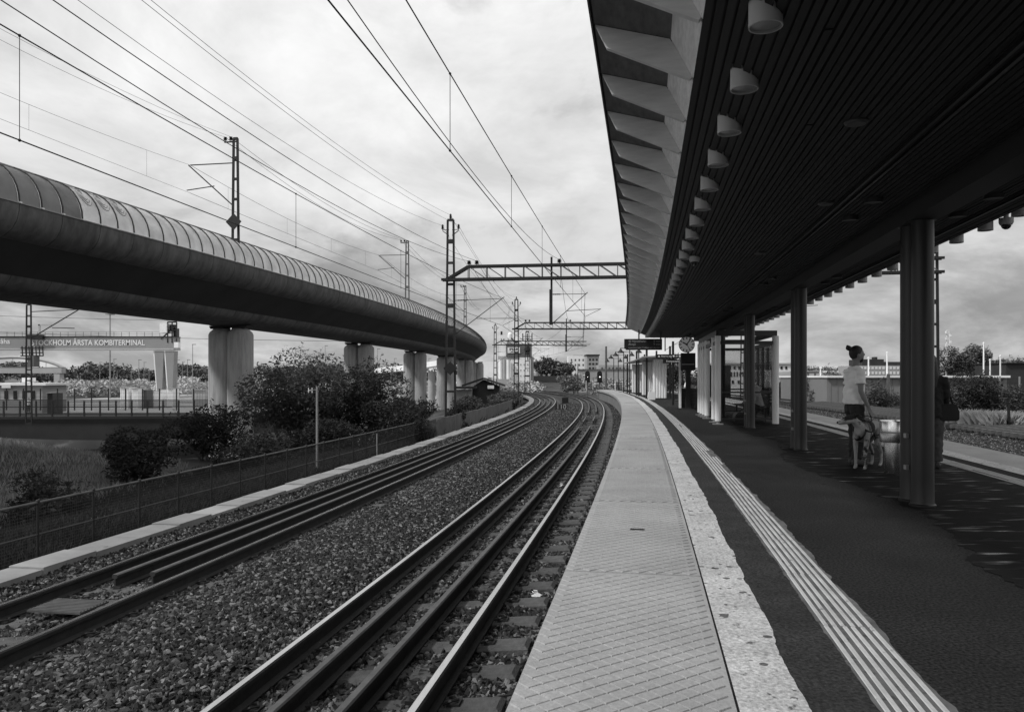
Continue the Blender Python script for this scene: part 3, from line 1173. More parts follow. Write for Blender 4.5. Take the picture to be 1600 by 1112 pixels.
for side in (0, 1):
    poly = [(.215, 3.94), (.30, 3.765), (.885, 3.505), (.905, 3.53), (.745, 3.80)]
    if side:
        poly = [(6.08 - a, b) for a, b in poly]
    fm = MB()
    fm.prism([(a, -.022, b) for a, b in poly], (0, .044, 0))
    FIN = fm.mesh('fin', 'fin_wood')
    pm = MB()
    w_ = FS - .05
    pa, pb = (.905, 3.51), (.75, 3.80)
    if side:
        pa, pb = (6.08 - pa[0], pa[1]), (6.08 - pb[0], pb[1])
    sg = 1 if not side else -1
    pm.prism([(pa[0], .026, pa[1]), (pa[0] + sg * .02, .026, pa[1]), (pb[0] + sg * .02, .026, pb[1]), (pb[0], .026, pb[1])], (0, w_, 0))
    PAN = pm.mesh('fascia_panel', 'fascia_wood')
    em = MB()
    em.prism([(.21, .026, 3.945), (.755, .026, 3.80), (.755, .026, 3.812), (.21, .026, 3.957)], (0, w_, 0))
    EAV = em.mesh('eave_boards', 'eave_board')
    for q in fin_s:
        h = HEAD(q)
        p = P(q, 0, 0)
        place('fin', FIN, can, p, (0, 0, -h))
        place('fascia_panel', PAN, can, p, (0, 0, -h))
        if not side:
            place('eave_board', EAV, can, p, (0, 0, -h))
# lamps: short cylinders dropped from the ceiling
lm = MB(); lm.lathe((0, 0, 0), [(.0889, .30), (.0889, .03), (.090, .03), (.090, .0), (.082, .0), (.082, .02)], 24)
LAMP = lm.mesh('lamp', 'lamp_shell', smooth=True)
LAMPD = lm.mesh('lamp', 'lamp_dim', smooth=True)
lg = MB(); lg.lathe((0, 0, 0), [(.081, .018), (.05, .012), (.001, .010)], 20)
LGL = lg.mesh('lamp_lens', 'lamp_glass', smooth=True)
q = SL(4.27, 1.21) - FS * 8
while q < CE - .3:
    for lat in (1.21, 4.88):
        if q > C0 + .3:
            zb = 3.275
            l_ = place('lamp', LAMP, can, P(q, lat, zb), (0, 0, 0), (1, 1, .85))
            l2 = place('lamp_lens', LGL, can, P(q, lat, zb))
            l2.parent = l_; l2.location = (0, 0, 0)
    q += FS
for q in [SL(k, 3.55) for k in (8.85, 15.4, 22, 28.6, 35.2)]:
    for d_ in (-.55, .4):
        for lat in (2.95, 4.12):
            place('lamp', LAMPD, can, P(q + d_, lat, 3.235), (0, 0, 0), (1, 1, .3))
for (d_, lat) in ((6.2, 2.1), (9.0, 2.5), (12.4, 2.3)):
    mb = MB(); mb.lathe(P(S(d_), lat, 3.255), [(.07, .0), (.085, .015), (.085, .04)], 16); mb.build('smoke_detector', 'lamp_dim', can, True)
for lt in (2.62, 2.70, 4.35):
    strip(TR, rect(lt, lt + .025, 3.245, 3.27), C0, CE - 1, 1.1).build('cable_conduit', 'steel_dark', can)
# beam and twin columns
strip(TR, rect(3.40, 3.70, 3.10, 3.285), C0, CE - .2, 1.1).build('beam', 'beam_wood', can)
for y_ in (-4.4, 2.2, 8.84, 15.42, 22.0, 28.6, 35.2):
    q = SL(y_, 3.55)
    for d_ in (-.185, .185):
        p = P(q + d_, 3.55, 0)
        mb = MB()
        mb.lathe(p, [(.135, .0), (.135, .02), (.122, .03), (.118, .05), (.114, .3), (.114, 3.095), (.14, 3.098)], 28)
        c_ = mb.build('column', 'steel_dark', can, True)
    mb = MB(); mb.bar(P(q, 3.55, .25), P(q, 3.55, 3.05), .02, .1); mb.build('column_web', 'steel_dark', can)
    for z_ in (.75, .4):
        mb = MB(); mb.box(P(q, 3.44, z_), (.03, .06, .05)); mb.build('clamp', 'galv', can)
# dome cameras under the ceiling
for (y_, lat, z_, lb) in ((12.6, 1.36, 3.22, 'small dome camera between the ceiling lamps along the track-side edge'), (10.1, 5.1, 3.33, 'dark dome camera at the far ceiling edge near the hanging display')):
    p = P(SL(y_, lat), lat, z_)
    o = thing('dome_camera', lb, 'camera', p)
    mb = MB(); mb.lathe(p, [(.03, .2), (.03, .09), (.085, .085), (.085, .03), (.07, .0)], 16); mb.build('housing', 'lamp_shell', o, True)
    mb = MB(); mb.ball(p + Vector((0, 0, .0)), (.06, .06, .06)); mb.build('dome', 'pane', o, True)

# ------------------------------------------------------------------ viaduct
HB = 6.9
via = thing('viaduct', 'curved concrete viaduct with ribbed glass noise screens on twin round piers', 'viaduct', VI.P(VI.S(45), -4.1, -3))
hull = [(0.0, 6.88), (-.02, 6.62), (-.10, 6.34), (-.28, 6.08), (-.58, 5.88), (-.98, 5.74), (-1.40, 5.58), (-1.74, 5.36), (-1.94, 5.08), (-2.06, 4.80), (-2.25, 4.56), (-2.6, 4.40), (-3.2, 4.32), (-4.1, 4.30)]
hull = hull + [(-8.2 - a, b) for a, b in hull[-2::-1]] + [(-7.9, 6.88), (-7.9, 6.2), (-.3, 6.2), (-.3, 6.88)]
PS = .93
v0 = VI.S(26.0 - 17 * .9) - .0
v0 = VI.S(25.15) - PS * 16
nv = int((VI.s[-1] - 1 - v0) / PS)
for k in range(0, nv, 2):
    a, b = v0 + k * PS + .012, v0 + (k + 2) * PS - .012
    if b > VI.s[-1]:
        break
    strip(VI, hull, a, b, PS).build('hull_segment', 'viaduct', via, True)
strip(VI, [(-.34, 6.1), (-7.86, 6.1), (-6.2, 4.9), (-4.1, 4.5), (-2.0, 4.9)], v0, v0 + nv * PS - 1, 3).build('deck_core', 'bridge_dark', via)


def arc(t_, out=0.0):
    a_ = math.radians(76) * t_
    c0 = math.cos(math.radians(76)); s0_ = math.sin(math.radians(76))
    return (-1.05 * (1 - math.cos(a_)) / (1 - c0) - .02 + out * math.cos(a_ * .9), HB + .02 + 1.36 * math.sin(a_) / s0_ + out * math.sin(a_ * .9))


for k in range(nv):
    a, b = v0 + k * PS, v0 + (k + 1) * PS
    y_ = float(np.interp(a, VI.s, VI.Y))
    ns = 7
    mb = MB()
    if y_ < 60:
        for e, s_ in ((0, a), ):
            pts = [VI.P(s_, *arc(i / ns, .02)) for i in range(ns + 1)]
            mb.tube(pts, .034, 5, ry=.03)
        mb.build('rib', 'rib', via)
        mb = MB(); mb.box(VI.P(a, .03, HB + .01), (.07, .09, .05), -VI.head(a)); mb.build('rib_foot', 'white_paint', via)
    else:
        pts = [VI.P(a, *arc(i / 5, .02)) for i in range(6)]
        mb.tube(pts, .034, 4); mb.build('rib', 'rib', via)
    dirty = y_ < 27.6
    mb = MB()
    rings = [[VI.P(s_, *arc(i / ns, o_)) for s_, o_ in ((a + .03, 0), (b - .03, 0), (b - .03, -.014), (a + .03, -.014))] for i in range(ns + 1)]
    mb.loft(rings)
    mb.build('screen_panel', 'screen_dirty' if dirty else 'screen', via, True)
strip(VI, rect(-.02, .03, HB - .02, HB + .012), v0, v0 + nv * PS - .5, PS).build('screen_sill', 'galv', via)
strip(VI, [(arc(1)[0], arc(1)[1]), (arc(1)[0] + .03, arc(1)[1] + .01), (arc(1)[0] + .02, arc(1)[1] + .05), (arc(1)[0] - .02, arc(1)[1] + .04)], v0, v0 + nv * PS - .5, PS).build('screen_rail', 'galv', via)


def on_screen(s_, t_, out=.012):
    return VI.P(s_, *arc(t_, out))


# sprayed curls and blocks on the nearest screens
kk0 = int((VI.S(28.3) - v0) / PS)
for k in range(kk0, kk0 + 3):
    a = v0 + k * PS
    mb = MB()
    for r_ in (.30, .21, .12):
        pts = [on_screen(a + .52 + r_ * math.cos(th), .56 + r_ * .75 * math.sin(th)) for th in np.linspace(math.radians(60), math.radians(330), 18)]
        mb.tube(pts, .014, 4)
    pts = [on_screen(a + .18 + .07 * math.sin(q * 3.0) + q * .12, .9 - q * .3) for q in np.linspace(0, 1, 10)]
    mb.tube(pts, .013, 4)
    mb.build('graffiti_curl', 'text_grey', via)
k = int((VI.S(27.5) - v0) / PS)
mb = MB()
a = v0 + k * PS
def patch(mb, pts):
    q = [on_screen(a + u_, w_, .008) for u_, w_ in pts]
    q2 = [on_screen(a + u_, w_, .014) for u_, w_ in pts]
    n_ = len(q)
    mb.add(q + q2, [tuple(range(n_, 2 * n_))] + [(i, (i + 1) % n_, n_ + (i + 1) % n_, n_ + i) for i in range(n_)])
for i in range(6):
    u0, u1 = .07 + .14 * i, .07 + .14 * (i + 1) if i < 5 else .88
    t0 = .72 - .11 * i
    for j in range(4):
        patch(mb, [(u0, t0 * j / 4), (u1, t0 * j / 4), (u1, t0 * (j + 1) / 4 - (.08 if j == 3 else 0)), (u0, t0 * (j + 1) / 4)])
mb.build('graffiti_block', 'screen_dirty', via)

# piers: two merged round shafts with a notch at the top, bearings above
for i, (px_, w_, top, d_) in enumerate(((361, 71, 513, 45), (561, 48, 537, 66.6), (648.5, 36.5, 547, 87.5), (697, 30, 553, 107), (727, 27, 560, 127), (745, 24, 565, 150))):
    c = at(px_, 0, d_)
    h = VI.head(VI.S(d_))
    gz = float(ground_z(c.x, c.y))
    nrm = Vector((math.cos(h), -math.sin(h), 0))
    mb = MB()
    for sg in (-1, 1):
        q = Vector((c.x, c.y, 0)) + nrm * sg * .56
        mb.lathe(q, [(.735, gz - 1), (.725, gz + 2), (.72, 3.78), (.66, 3.92), (.44, 4.12)], 34)
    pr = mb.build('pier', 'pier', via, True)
    mb = MB()
    for sg in (-1, 1):
        q = Vector((c.x, c.y, 4.16)) + nrm * sg * .66
        mb.box(q, (.8, .8, .09), -h); mb.box(q + Vector((0, 0, .075)), (.95, .7, .07), -h)
    b_ = mb.build('bearing', 'bridge_dark', pr)
    mb = MB()
    q = Vector((c.x, c.y, 0)) + nrm * .02 - Vector((math.sin(h), math.cos(h), 0)) * .52
    if i:
        mb.cyl((q.x, q.y, gz), (q.x, q.y, 4.2), .05, n=8)
        mb.build('drain_pipe', 'mast_pale', pr)
    # swelling of the deck over the pier
    mb = MB()
    ctr = VI.S(d_)
    rr = [[VI.P(ctr + u_, -4.1 + a_ * (1 - .25 * abs(u_)), 4.2 + .25 * abs(u_) + b_) for a_, b_ in ((-1.4, .06), (1.4, .06), (1.75, .4), (-1.75, .4))] for u_ in (-.9, -.3, .3, .9)]
    mb.loft(rr); mb.build('pier_diaphragm', 'viaduct', via)
# ------------------------------------------------------------------ overhead line
def lattice(mb, base, top, w0, w1, hdir, t=.07, bat=1.15, d0=.22):
    """two-legged battened mast from base to top, legs spread along hdir"""
    base, top = Vector(base), Vector(top)
    hd = Vector(hdir).normalized()
    for sg in (-1, 1):
        mb.bar(base + hd * sg * w0 / 2, top + hd * sg * w1 / 2, t, d0 * .5)
    n = int((top.z - base.z) / bat)
    for i in range(n + 1):
        f_ = i / max(1, n)
        c = base.lerp(top, f_)
        w = w0 + (w1 - w0) * f_
        mb.box(c, (w + .02, d0 * .42, .12 if i % 3 else .22), math.atan2(hd.y, hd.x))


def insulator(mb, p, h=.28, r=.075):
    p = Vector(p)
    mb.lathe(p, [(.02, 0), (.02, .06), (r, .07), (r * .5, .12), (r, .14), (r * .5, .19), (r * .9, .21), (.03, h)], 10)


def ins_rod(mb, p, q, r=.035):
    p, q = Vector(p), Vector(q)
    mb.tube([p.lerp(q, t_) for t_ in (0, .12, .2, .3, .4, .5, .6, .7, .8, .9, 1)], [r * .5, r * .5, r, r * .7, r, r * .7, r, r * .7, r, r * .5, r * .5], 7)


G = {}


def gantry(y_, label, right=True, left_top=9.5):
    s_ = S(y_)
    h = HEAD(s_)
    nrm = Vector((math.cos(h), -math.sin(h), 0))
    tan = Vector((math.sin(h), math.cos(h), 0))
    LM, RM = -8.72, 14.8
    base = P(s_, LM, -1.55)
    g = thing('catenary_gantry', label, 'gantry', base, group='catenary gantries over the tracks')
    mb = MB()
    lattice(mb, base, P(s_, LM, left_top), .52, .30, nrm, .085, 1.05)
    mst = mb.build('mast', 'mast', g)
    mb = MB(); mb.box(base + Vector((0, 0, .1)), (.8, .6, .5), -h); mb.build('footing', 'wall_concrete', g)
    tp = P(s_, LM, left_top)
    mb = MB()
    for a, z in ((-.42, -.55), (.42, -.55)):
        mb.bar(tp + nrm * (a * .2) + Vector((0, 0, z - .25)), tp + nrm * a + Vector((0, 0, z)), .04)
        mb.bar(tp + nrm * (a * .2) + Vector((0, 0, z + .05)), tp + nrm * a + Vector((0, 0, z + .05)), .03)
    mb.build('cross_arm', 'mast', g)
    for a, z in ((-.42, -.52), (.42, -.52), (0, .02)):
        mb = MB(); insulator(mb, tp + nrm * a + Vector((0, 0, z)), .3, .08); mb.build('insulator', 'insulator', g)
    # beam: two pairs of chords with posts and diagonals
    zb, zt = 6.42, 7.08
    mb = MB()
    L0, L1 = LM - .45, (RM + .45 if right else 6)
    for dd in (-.18, .18):
        mb.bar(P(s_, L0, zb) + tan * dd, P(s_, L1, zb) + tan * dd, .1, .13)
        mb.bar(P(s_, LM + .95, zt) + tan * dd, P(s_, L1, zt) + tan * dd, .09, .12)
        mb.bar(P(s_, LM - .1, zb + .05) + tan * dd, P(s_, LM + .95, zt) + tan * dd, .1, .12)
    mb.build('chord', 'mast', g)
    mb = MB()
    a = LM + .95
    k = 0
    while a < L1 - .9:
        for dd in (-.18, .18):
            mb.bar(P(s_, a, zb) + tan * dd, P(s_, a, zt) + tan * dd, .045)
            mb.bar(P(s_, a, zt) + tan * dd, P(s_, a + .95, zb) + tan * dd, .04)
        a += .95
        k += 1
    mb.build('bracing', 'mast_pale', g)
    for lat in (-7.75, -7.35, -3.1):
        mb = MB(); insulator(mb, P(s_, lat, zt + .06), .26, .13); mb.build('insulator', 'insulator', g)
    # drop post between the tracks and its arm to the near track
    dl = -3.5
    mb = MB()
    mb.bar(P(s_, dl, 4.05), P(s_, dl, 7.5), .10)
    mb.bar(P(s_, dl - .03, 4.05), P(s_, dl - .03, 5.85), .14, .16)
    mb.build('drop_post', 'mast', g)
    for (l_, zlow, zup, lat, zm, zc_) in ((dl, 4.08, 5.6, -1.75, 5.6, 4.48), (LM + .25, 3.62, 5.35, -6.0, 5.42, 4.05)):
        mb = MB()
        A = P(s_, l_, zlow)
        B = P(s_, lat + .08, zm + .08)
        ins_rod(mb, A, A.lerp(B, .18), .03)
        mb.cyl(A.lerp(B, .16), B, .022, n=6)
        C_ = P(s_, l_, zup)
        ins_rod(mb, C_, C_.lerp(P(s_, lat, zm), .3), .035)
        mb.cyl(C_.lerp(P(s_, lat, zm), .28), P(s_, lat, zm), .016, n=6)
        k1 = A.lerp(B, .42)
        mb.cyl(k1, P(s_, lat + .75, zc_ + .35), .016, n=6)
        mb.cyl(P(s_, lat + .7, zc_ + .33), P(s_, lat, zc_), .012, n=6)
        mb.build('cantilever', 'mast', g)
    if right:
        rb = P(s_, RM, -1.4)
        mb = MB(); lattice(mb, rb, P(s_, RM, 8.2), .52, .34, nrm, .085, 1.05); mb.build('mast', 'mast', g)
        rl = 6.75
        mb = MB(); mb.bar(P(s_, rl, 4.1), P(s_, rl, 6.6), .1); mb.build('drop_post', 'mast', g)
        mb = MB()
        A, B = P(s_, rl, 4.2), P(s_, 8.9, 5.5)
        mb.cyl(A, B, .022, n=6); mb.cyl(P(s_, rl, 5.5), B, .016, n=6)
        mb.cyl(A.lerp(B, .45), P(s_, 9.5, 4.9), .016, n=6)
        mb.build('cantilever', 'mast', g)
    G[y_] = s_
    return g


g1 = gantry(40.0, 'nearest black lattice gantry spanning the tracks, its tall mast beside the viaduct')
g2 = gantry(83.0, 'second black lattice gantry behind the nearest, its mast beside the cement works')
g3 = gantry(126.0, 'third and farthest lattice gantry, small above the far bend', right=False)
# diamond plates
def diamond(g, p, h, r=.42):
    n_ = Vector((math.cos(h), -math.sin(h), 0))
    t_ = Vector((math.sin(h), math.cos(h), 0))
    p = Vector(p) - t_ * .2
    mb = MB(); mb.prism([p - n_ * r, p - Vector((0, 0, r)), p + n_ * r, p + Vector((0, 0, r))], t_ * .02)
    mb.build('diamond_plate', 'black', g)
diamond(g1, P(S(40), -8.70, 1.85), HEAD(40), .36)

# wires
def wire_pts(a, b, sag, n=24):
    a, b = Vector(a), Vector(b)
    return [a.lerp(b, i / n) - Vector((0, 0, 4 * sag * (i / n) * (1 - i / n))) for i in range(n + 1)]


def wires(name, label, lat, z, sag, r, m='wire', drop=None, sups=(-3.0, 40.0, 83.0, 126.0)):
    """a run of wire over all the gantries; drop = (contact height, sag, droppers per span)"""
    t_ = thing(name, label, 'overhead wire', P(S(40), lat, z))
    for i in range(len(sups) - 1):
        s0, s1 = S(sups[i]), S(sups[i + 1])
        A, B = P(s0, lat, z), P(s1, lat, z)
        pts = wire_pts(A, B, sag)
        rr = r if i == 0 else r * 1.25
        MB().tube(pts, rr, 5).build('wire', m, t_)
        if drop:
            zc_, nd = drop
            C_, D_ = P(s0, lat, zc_), P(s1, lat, zc_)
            cp = wire_pts(C_, D_, .04)
            MB().tube(cp, rr, 5).build('contact_wire', m, t_)
            for q in range(nd):
                f_ = (q + .5) / nd
                u = f_ * 24
                k = int(u)
                a = pts[k].lerp(pts[min(24, k + 1)], u - k)
                b = cp[k].lerp(cp[min(24, k + 1)], u - k)
                mb = MB(); mb.cyl(a, b, r * .55, n=4)
                if i == 0:
                    mb.ball(a, r * 2.2, 6, 4); mb.ball(b, r * 2.2, 6, 4)
                mb.build('dropper', m, t_)
    return t_


wires('catenary_line', 'catenary wires with droppers over the track beside the platform', -1.80, 5.62, .16, .0085, drop=(4.48, 8))
wires('catenary_line', 'catenary wires with droppers over the left track', -6.0, 5.45, .42, .0085, drop=(4.02, 6))
wires('feeder_wire', 'feeder wire nearest the platform on the gantry tops', -3.1, 7.36, 1.15, .009)
wires('feeder_wire', 'inner of two thick feeder wires above the left track', -7.35, 7.36, .85, .009)
wires('feeder_wire', 'outer of two thick feeder wires above the left track', -7.75, 7.36, 1.1, .009)
wires('line_wire', 'thin top wire strung between mast heads', -8.72, 9.75, 1.0, .006, 'wire_pale')
wires('line_wire', 'thin wire on the right arms of the mast heads', -8.30, 9.22, .95, .006, 'wire_pale')
wires('line_wire', 'thin wire on the left arms of the mast heads', -9.14, 9.22, 1.2, .006, 'wire_pale')

# masts on the viaduct
for i, (y_, lb) in enumerate(((12.0, 'hidden'), (39.3, 'grey lattice mast with black diamond plate standing on the viaduct'), (69.0, 'shorter looking lattice mast further along the viaduct'),
                              (103.0, 'farthest faint lattice mast on the viaduct near its bend'))):
    s_ = VI.S(y_)
    h = VI.head(s_)
    nrm = Vector((math.cos(h), -math.sin(h), 0))
    if i:
        b = VI.P(s_, -.75, 6.2)
        o = thing('viaduct_mast', lb, 'mast', b, group='masts on the viaduct')
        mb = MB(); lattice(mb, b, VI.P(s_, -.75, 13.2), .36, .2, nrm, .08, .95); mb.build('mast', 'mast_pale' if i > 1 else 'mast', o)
        mb = MB()
        mb.bar(VI.P(s_, -.7, 13.05), VI.P(s_, -1.35, 13.05), .06)
        mb.bar(VI.P(s_, -.9, 12.0), VI.P(s_, -3.2, 12.0), .045)
        mb.bar(VI.P(s_, -.9, 9.9), VI.P(s_, -3.3, 12.0), .05)
        mb.bar(VI.P(s_, -1.9, 10.9), VI.P(s_, -3.4, 10.75), .04)
        mb.build('bracket_arm', 'mast', o)
        for lt in (-1.0, -1.3):
            mb = MB(); insulator(mb, VI.P(s_, lt, 13.08), .22, .1); mb.build('insulator', 'insulator', o)
        if i == 1:
            diamond(o, VI.P(s_, -.75, 9.05), h, .42)
ys = (12.0, 39.3, 69.0, 103.0, 140.0)
for (lat, z, sag, lb, zc_) in ((-3.2, 12.0, .5, 'thin catenary wires with droppers above the viaduct deck', 10.6), (-1.0, 13.3, .7, 'thin right wire on the viaduct mast tops', None), (-1.3, 13.3, .9, 'thin left wire on the viaduct mast tops', None)):
    o = thing('viaduct_wire', lb, 'overhead wire', VI.P(VI.S(39.3), lat, z))
    for i in range(4):
        s0, s1 = VI.S(ys[i]), VI.S(ys[i + 1])
        A, B = VI.P(s0, lat, z), VI.P(s1, lat, z)
        pts = wire_pts(A, B, sag)
        MB().tube(pts, .007 + .004 * i, 4).build('wire', 'wire_pale', o)
        if zc_:
            cp = wire_pts(VI.P(s0, lat, zc_), VI.P(s1, lat, zc_), .02)
            MB().tube(cp, .007 + .004 * i, 4).build('contact_wire', 'wire_pale', o)
            for q in range(4):
                k = int((q + .5) / 4 * 24)
                mb = MB(); mb.cyl(pts[k], cp[k], .005, n=4); mb.build('dropper', 'wire_pale', o)

# ------------------------------------------------------------------ fences on the left
fe = thing('mesh_fence', 'low dark wire mesh fence with pipe top rail along the left embankment', 'fence', P(S(5), -8.5, -1.5))
wm = MB()
PL = 1.25
for k in range(26):
    wm.cyl((0, .02 + k * (PL - .04) / 25, .08), (0, .02 + k * (PL - .04) / 25, .96), .0032, n=3)
for k in range(19):
    wm.cyl((0, .02, .08 + k * .048), (0, PL - .02, .08 + k * .048), .0032, n=3)
WM = wm.mesh('mesh_panel', 'fence_steel')
pmb = MB(); pmb.cyl((0, 0, -.4), (0, 0, 1.0), .02, n=8); pmb.ball((0, 0, 1.0), .032, 8, 5)
PO = pmb.mesh('post', 'fence_steel', smooth=True)
rmb = MB(); rmb.cyl((0, 0, .98), (0, PL, .98), .021, n=7)
RA = rmb.mesh('top_rail', 'fence_rail', smooth=True)
rmb = MB(); rmb.cyl((0, 0, .5), (0, PL, .5), .012, n=6)
RB = rmb.mesh('mid_rail', 'fence_rail', smooth=True)
s_ = S(7.0)
while s_ < S(33):
    h = HEAD(s_)
    p = P(s_, -8.5, -1.48)
    for nm, me in (('post', PO), ('mesh_panel', WM), ('top_rail', RA), ('mid_rail', RB)):
        place(nm, me, fe, p, (0, 0, -h))
    s_ += PL
bf = thing('board_fence', 'low grey board fence curving along the far side of the left track', 'fence', P(S(38), -8.1, -1.5))
s_ = S(34)
k = 0
while s_ < S(92):
    strip(TR, rect(-8.12, -8.06, -1.5, -.45 + .02 * math.sin(k * 1.7)), s_ + .02, s_ + .96, 1.0).build('fence_board', 'fence_board', bf)
    s_ += 1.0
    k += 1

# marker poles left of the track
p = P(S(22.3), -8.9, -1.6)
o = thing('sign_pole', 'slim grey pole with a small white letter H plate in front of the bushes', 'sign', p)
mb = MB(); mb.cyl(p, (p.x, p.y, 1.12), .035, n=8); mb.build('pole', 'galv', o, True)
mb = MB(); mb.box((p.x - .28, p.y - .03, .98), (.02, .02, .02)); mb.bar((p.x, p.y, 1.02), (p.x - .2, p.y, 1.02), .015); mb.build('bracket', 'galv', o)
mb = MB(); mb.box((p.x - .2, p.y + .02, 1.0), (.2, .015, .22)); mb.build('plate', 'black', o)
text('letter', 'H', .22, 'text_white', o, (p.x - .2, p.y, 1.0), 0, .003)
p = P(S(20), -7.7, -1.2)
o = thing('marker_stake', 'short thin metal stake standing at the cable trough', 'stake', P(S(23.5), -7.45, -1.2))
p = P(S(23.5), -7.45, -1.2)
mb = MB(); mb.cyl(p, p + Vector((0, 0, .85)), .018, n=6); mb.build('rod', 'galv', o)
p = at(877, 640, 47)
o = thing('speed_sign', 'small dark number plate reading 110 between the two tracks', 'sign', (p.x, p.y, -1.0))
mb = MB(); mb.cyl((p.x, p.y + .03, -1.05), (p.x, p.y + .03, -.2), .02, n=6); mb.build('pole', 'mast', o)
mb = MB(); mb.box((p.x, p.y + .02, -.36), (.72, .02, .3)); mb.build('plate', 'ballast', o)
text('number', '110', .4, 'text_grey', o, (p.x, p.y, -.36), 0, .004)
p = at(883, 620, 72)
o = thing('track_cabinet', 'small black equipment box between the tracks at the bend', 'cabinet', (p.x, p.y, -1.05))
mb = MB(); mb.box((p.x, p.y, -.75), (.55, .5, .55)); mb.box((p.x, p.y, -.46), (.62, .55, .04)); mb.build('housing', 'black', o)
mb = MB(); mb.box((p.x, p.y - .26, -.75), (.45, .02, .42)); mb.build('door', 'steel_dark', o)

# ------------------------------------------------------------------ platform furniture
def rot_at(y_):
    return -HEAD(S(y_))


def LP(y_, lat, z):
    return P(SL(y_, lat), lat, z)


# waiting shelter of glass with white fluted side walls
sh = thing('glass_shelter', 'glass waiting shelter with white fluted wall posts under the canopy', 'shelter', LP(23.4, 3.7, 0))
for i, y_ in enumerate((29.4, 28.5, 27.7, 26.8, 24.6, 23.6)):
    p = LP(y_, 2.86, 0)
    mb = MB()
    mb.tube([p + Vector((0, 0, .1)), p + Vector((0, 0, 2.62))], .07, 14, ry=.09)
    mb.build('fluted_post', 'white_paint', sh, True)
    mb = MB(); mb.cyl(p, p + Vector((0, 0, .1)), .05, n=8); mb.box(p + Vector((0, 0, .015)), (.3, .2, .03), rot_at(y_)); mb.build('post_foot', 'galv', sh)
for y_ in (29.4, 23.6):
    for lat in (4.55,):
        p = LP(y_, lat, 0)
        mb = MB(); mb.tube([p + Vector((0, 0, .02)), p + Vector((0, 0, 2.62))], .1, 12); mb.build('fluted_post', 'white_paint', sh, True)
for a, b in (((23.6, 2.86), (23.6, 4.55)), ((29.4, 2.86), (29.4, 4.55)), ((23.6, 2.86), (29.4, 2.86)), ((23.6, 4.55), (29.4, 4.55))):
    mb = MB()
    for z_, h_ in ((2.7, .16), (2.42, .1)):
        mb.bar(LP(a[0], a[1], z_), LP(b[0], b[1], z_), .1, h_)
    mb.build('frame', 'steel_dark', sh)
mb = MB()
for z_ in (.16, .95):
    for a, b in (((23.62, 3.0), (23.62, 4.45)), ((29.38, 3.0), (29.38, 4.45)), ((23.7, 4.56), (29.3, 4.56))):
        mb.bar(LP(a[0], a[1], z_), LP(b[0], b[1], z_), .05)
mb.build('glazing_rail', 'steel_dark', sh)
for i in range(6):
    a = 23.7 + i * .94
    mb = MB(); mb.bar(LP(a, 4.56, 1.27), LP(a + .9, 4.56, 1.27), .012, 2.2); mb.build('glass_pane', 'glass', sh)
for y_ in (23.62, 29.38):
    for i in range(2):
        mb = MB(); mb.bar(LP(y_, 3.0 + i * .75, 1.27), LP(y_, 3.7 + i * .75, 1.27), .012, 2.2); mb.build('glass_pane', 'glass', sh)
mb = MB(); mb.bar(LP(23.55, 3.72, .1), LP(23.55, 3.72, 2.4), .05); mb.build('mullion', 'steel_dark', sh)
# timetable case and bench inside
o = thing('timetable_case', 'dark poster case standing inside the glass shelter', 'notice board', LP(27.5, 3.35, 0))
mb = MB(); mb.box(LP(27.5, 3.35, 1.25), (.75, .1, 1.1), rot_at(27)); mb.build('case', 'steel_dark', o)
mb = MB(); mb.box(LP(27.5, 3.35, .35), (.06, .06, .7)); mb.build('leg', 'steel_dark', o)
be = thing('shelter_bench', 'dark slatted bench inside the glass shelter', 'bench', LP(25.6, 4.2, 0))
for k in range(5):
    strip(TR, rect(3.98 + k * .09, 4.05 + k * .09, .42, .46), SL(24.2, 4.2), SL(28.4, 4.2), .8).build('slat', 'wood_dark', be)
for y_ in (24.5, 26.3, 28.1):
    mb = MB(); mb.bar(LP(y_, 4.02, .0), LP(y_, 4.02, .41), .05); mb.bar(LP(y_, 4.4, .0), LP(y_, 4.4, .41), .05); mb.build('leg', 'steel_dark', be)
for k in range(4):
    strip(TR, rect(4.44, 4.47, .55 + k * .1, .62 + k * .1), SL(24.2, 4.2), SL(28.4, 4.2), .8).build('slat', 'wood_dark', be)

# slatted planter box, clock on its post, info display
pl = thing('slatted_box', 'dark slatted wooden box beneath the platform clock', 'planter', LP(36.3, 3.25, 0))
for k in range(6):
    mb = MB(); mb.box(LP(36.2, 3.15, .08 + k * .15), (.95, .06, .125), rot_at(36)); mb.build('slat', 'wood_dark', pl)
    mb = MB(); mb.bar(LP(36.2, 2.66, .08 + k * .15), LP(37.4, 2.66, .08 + k * .15), .05, .125); mb.build('slat', 'wood_dark', pl)
mb = MB(); mb.box(LP(36.8, 3.15, .45), (.9, 1.1, .86), rot_at(36)); mb.build('box', 'black', pl)
mb = MB(); mb.bar(LP(36.15, 2.63, 0), LP(36.15, 2.63, 2.3), .1, .09); mb.build('corner_post', 'white_paint', pl)
ck = thing('platform_clock', 'round station clock hanging from the canopy end above the info display', 'clock', LP(36, 2.95, 2.87))
h = rot_at(36)
c = at(1073, 538, 36)
tan = Vector((math.sin(HEAD(S(36))), math.cos(HEAD(S(36))), 0))
nrm = Vector((tan.y, -tan.x, 0))
vw = Vector((-.22, -1, 0)).normalized()     # the face is turned to the platform
rt = Vector((-vw.y, vw.x, 0))
up = Vector((0, 0, 1))
mb = MB(); mb.cyl(c, c - vw * .22, .36, n=32); mb.build('case', 'steel_dark', ck, True)
mb = MB(); mb.cyl(c + vw * .004, c + vw * .012, .335, n=32); mb.build('dial', 'clock_face', ck)
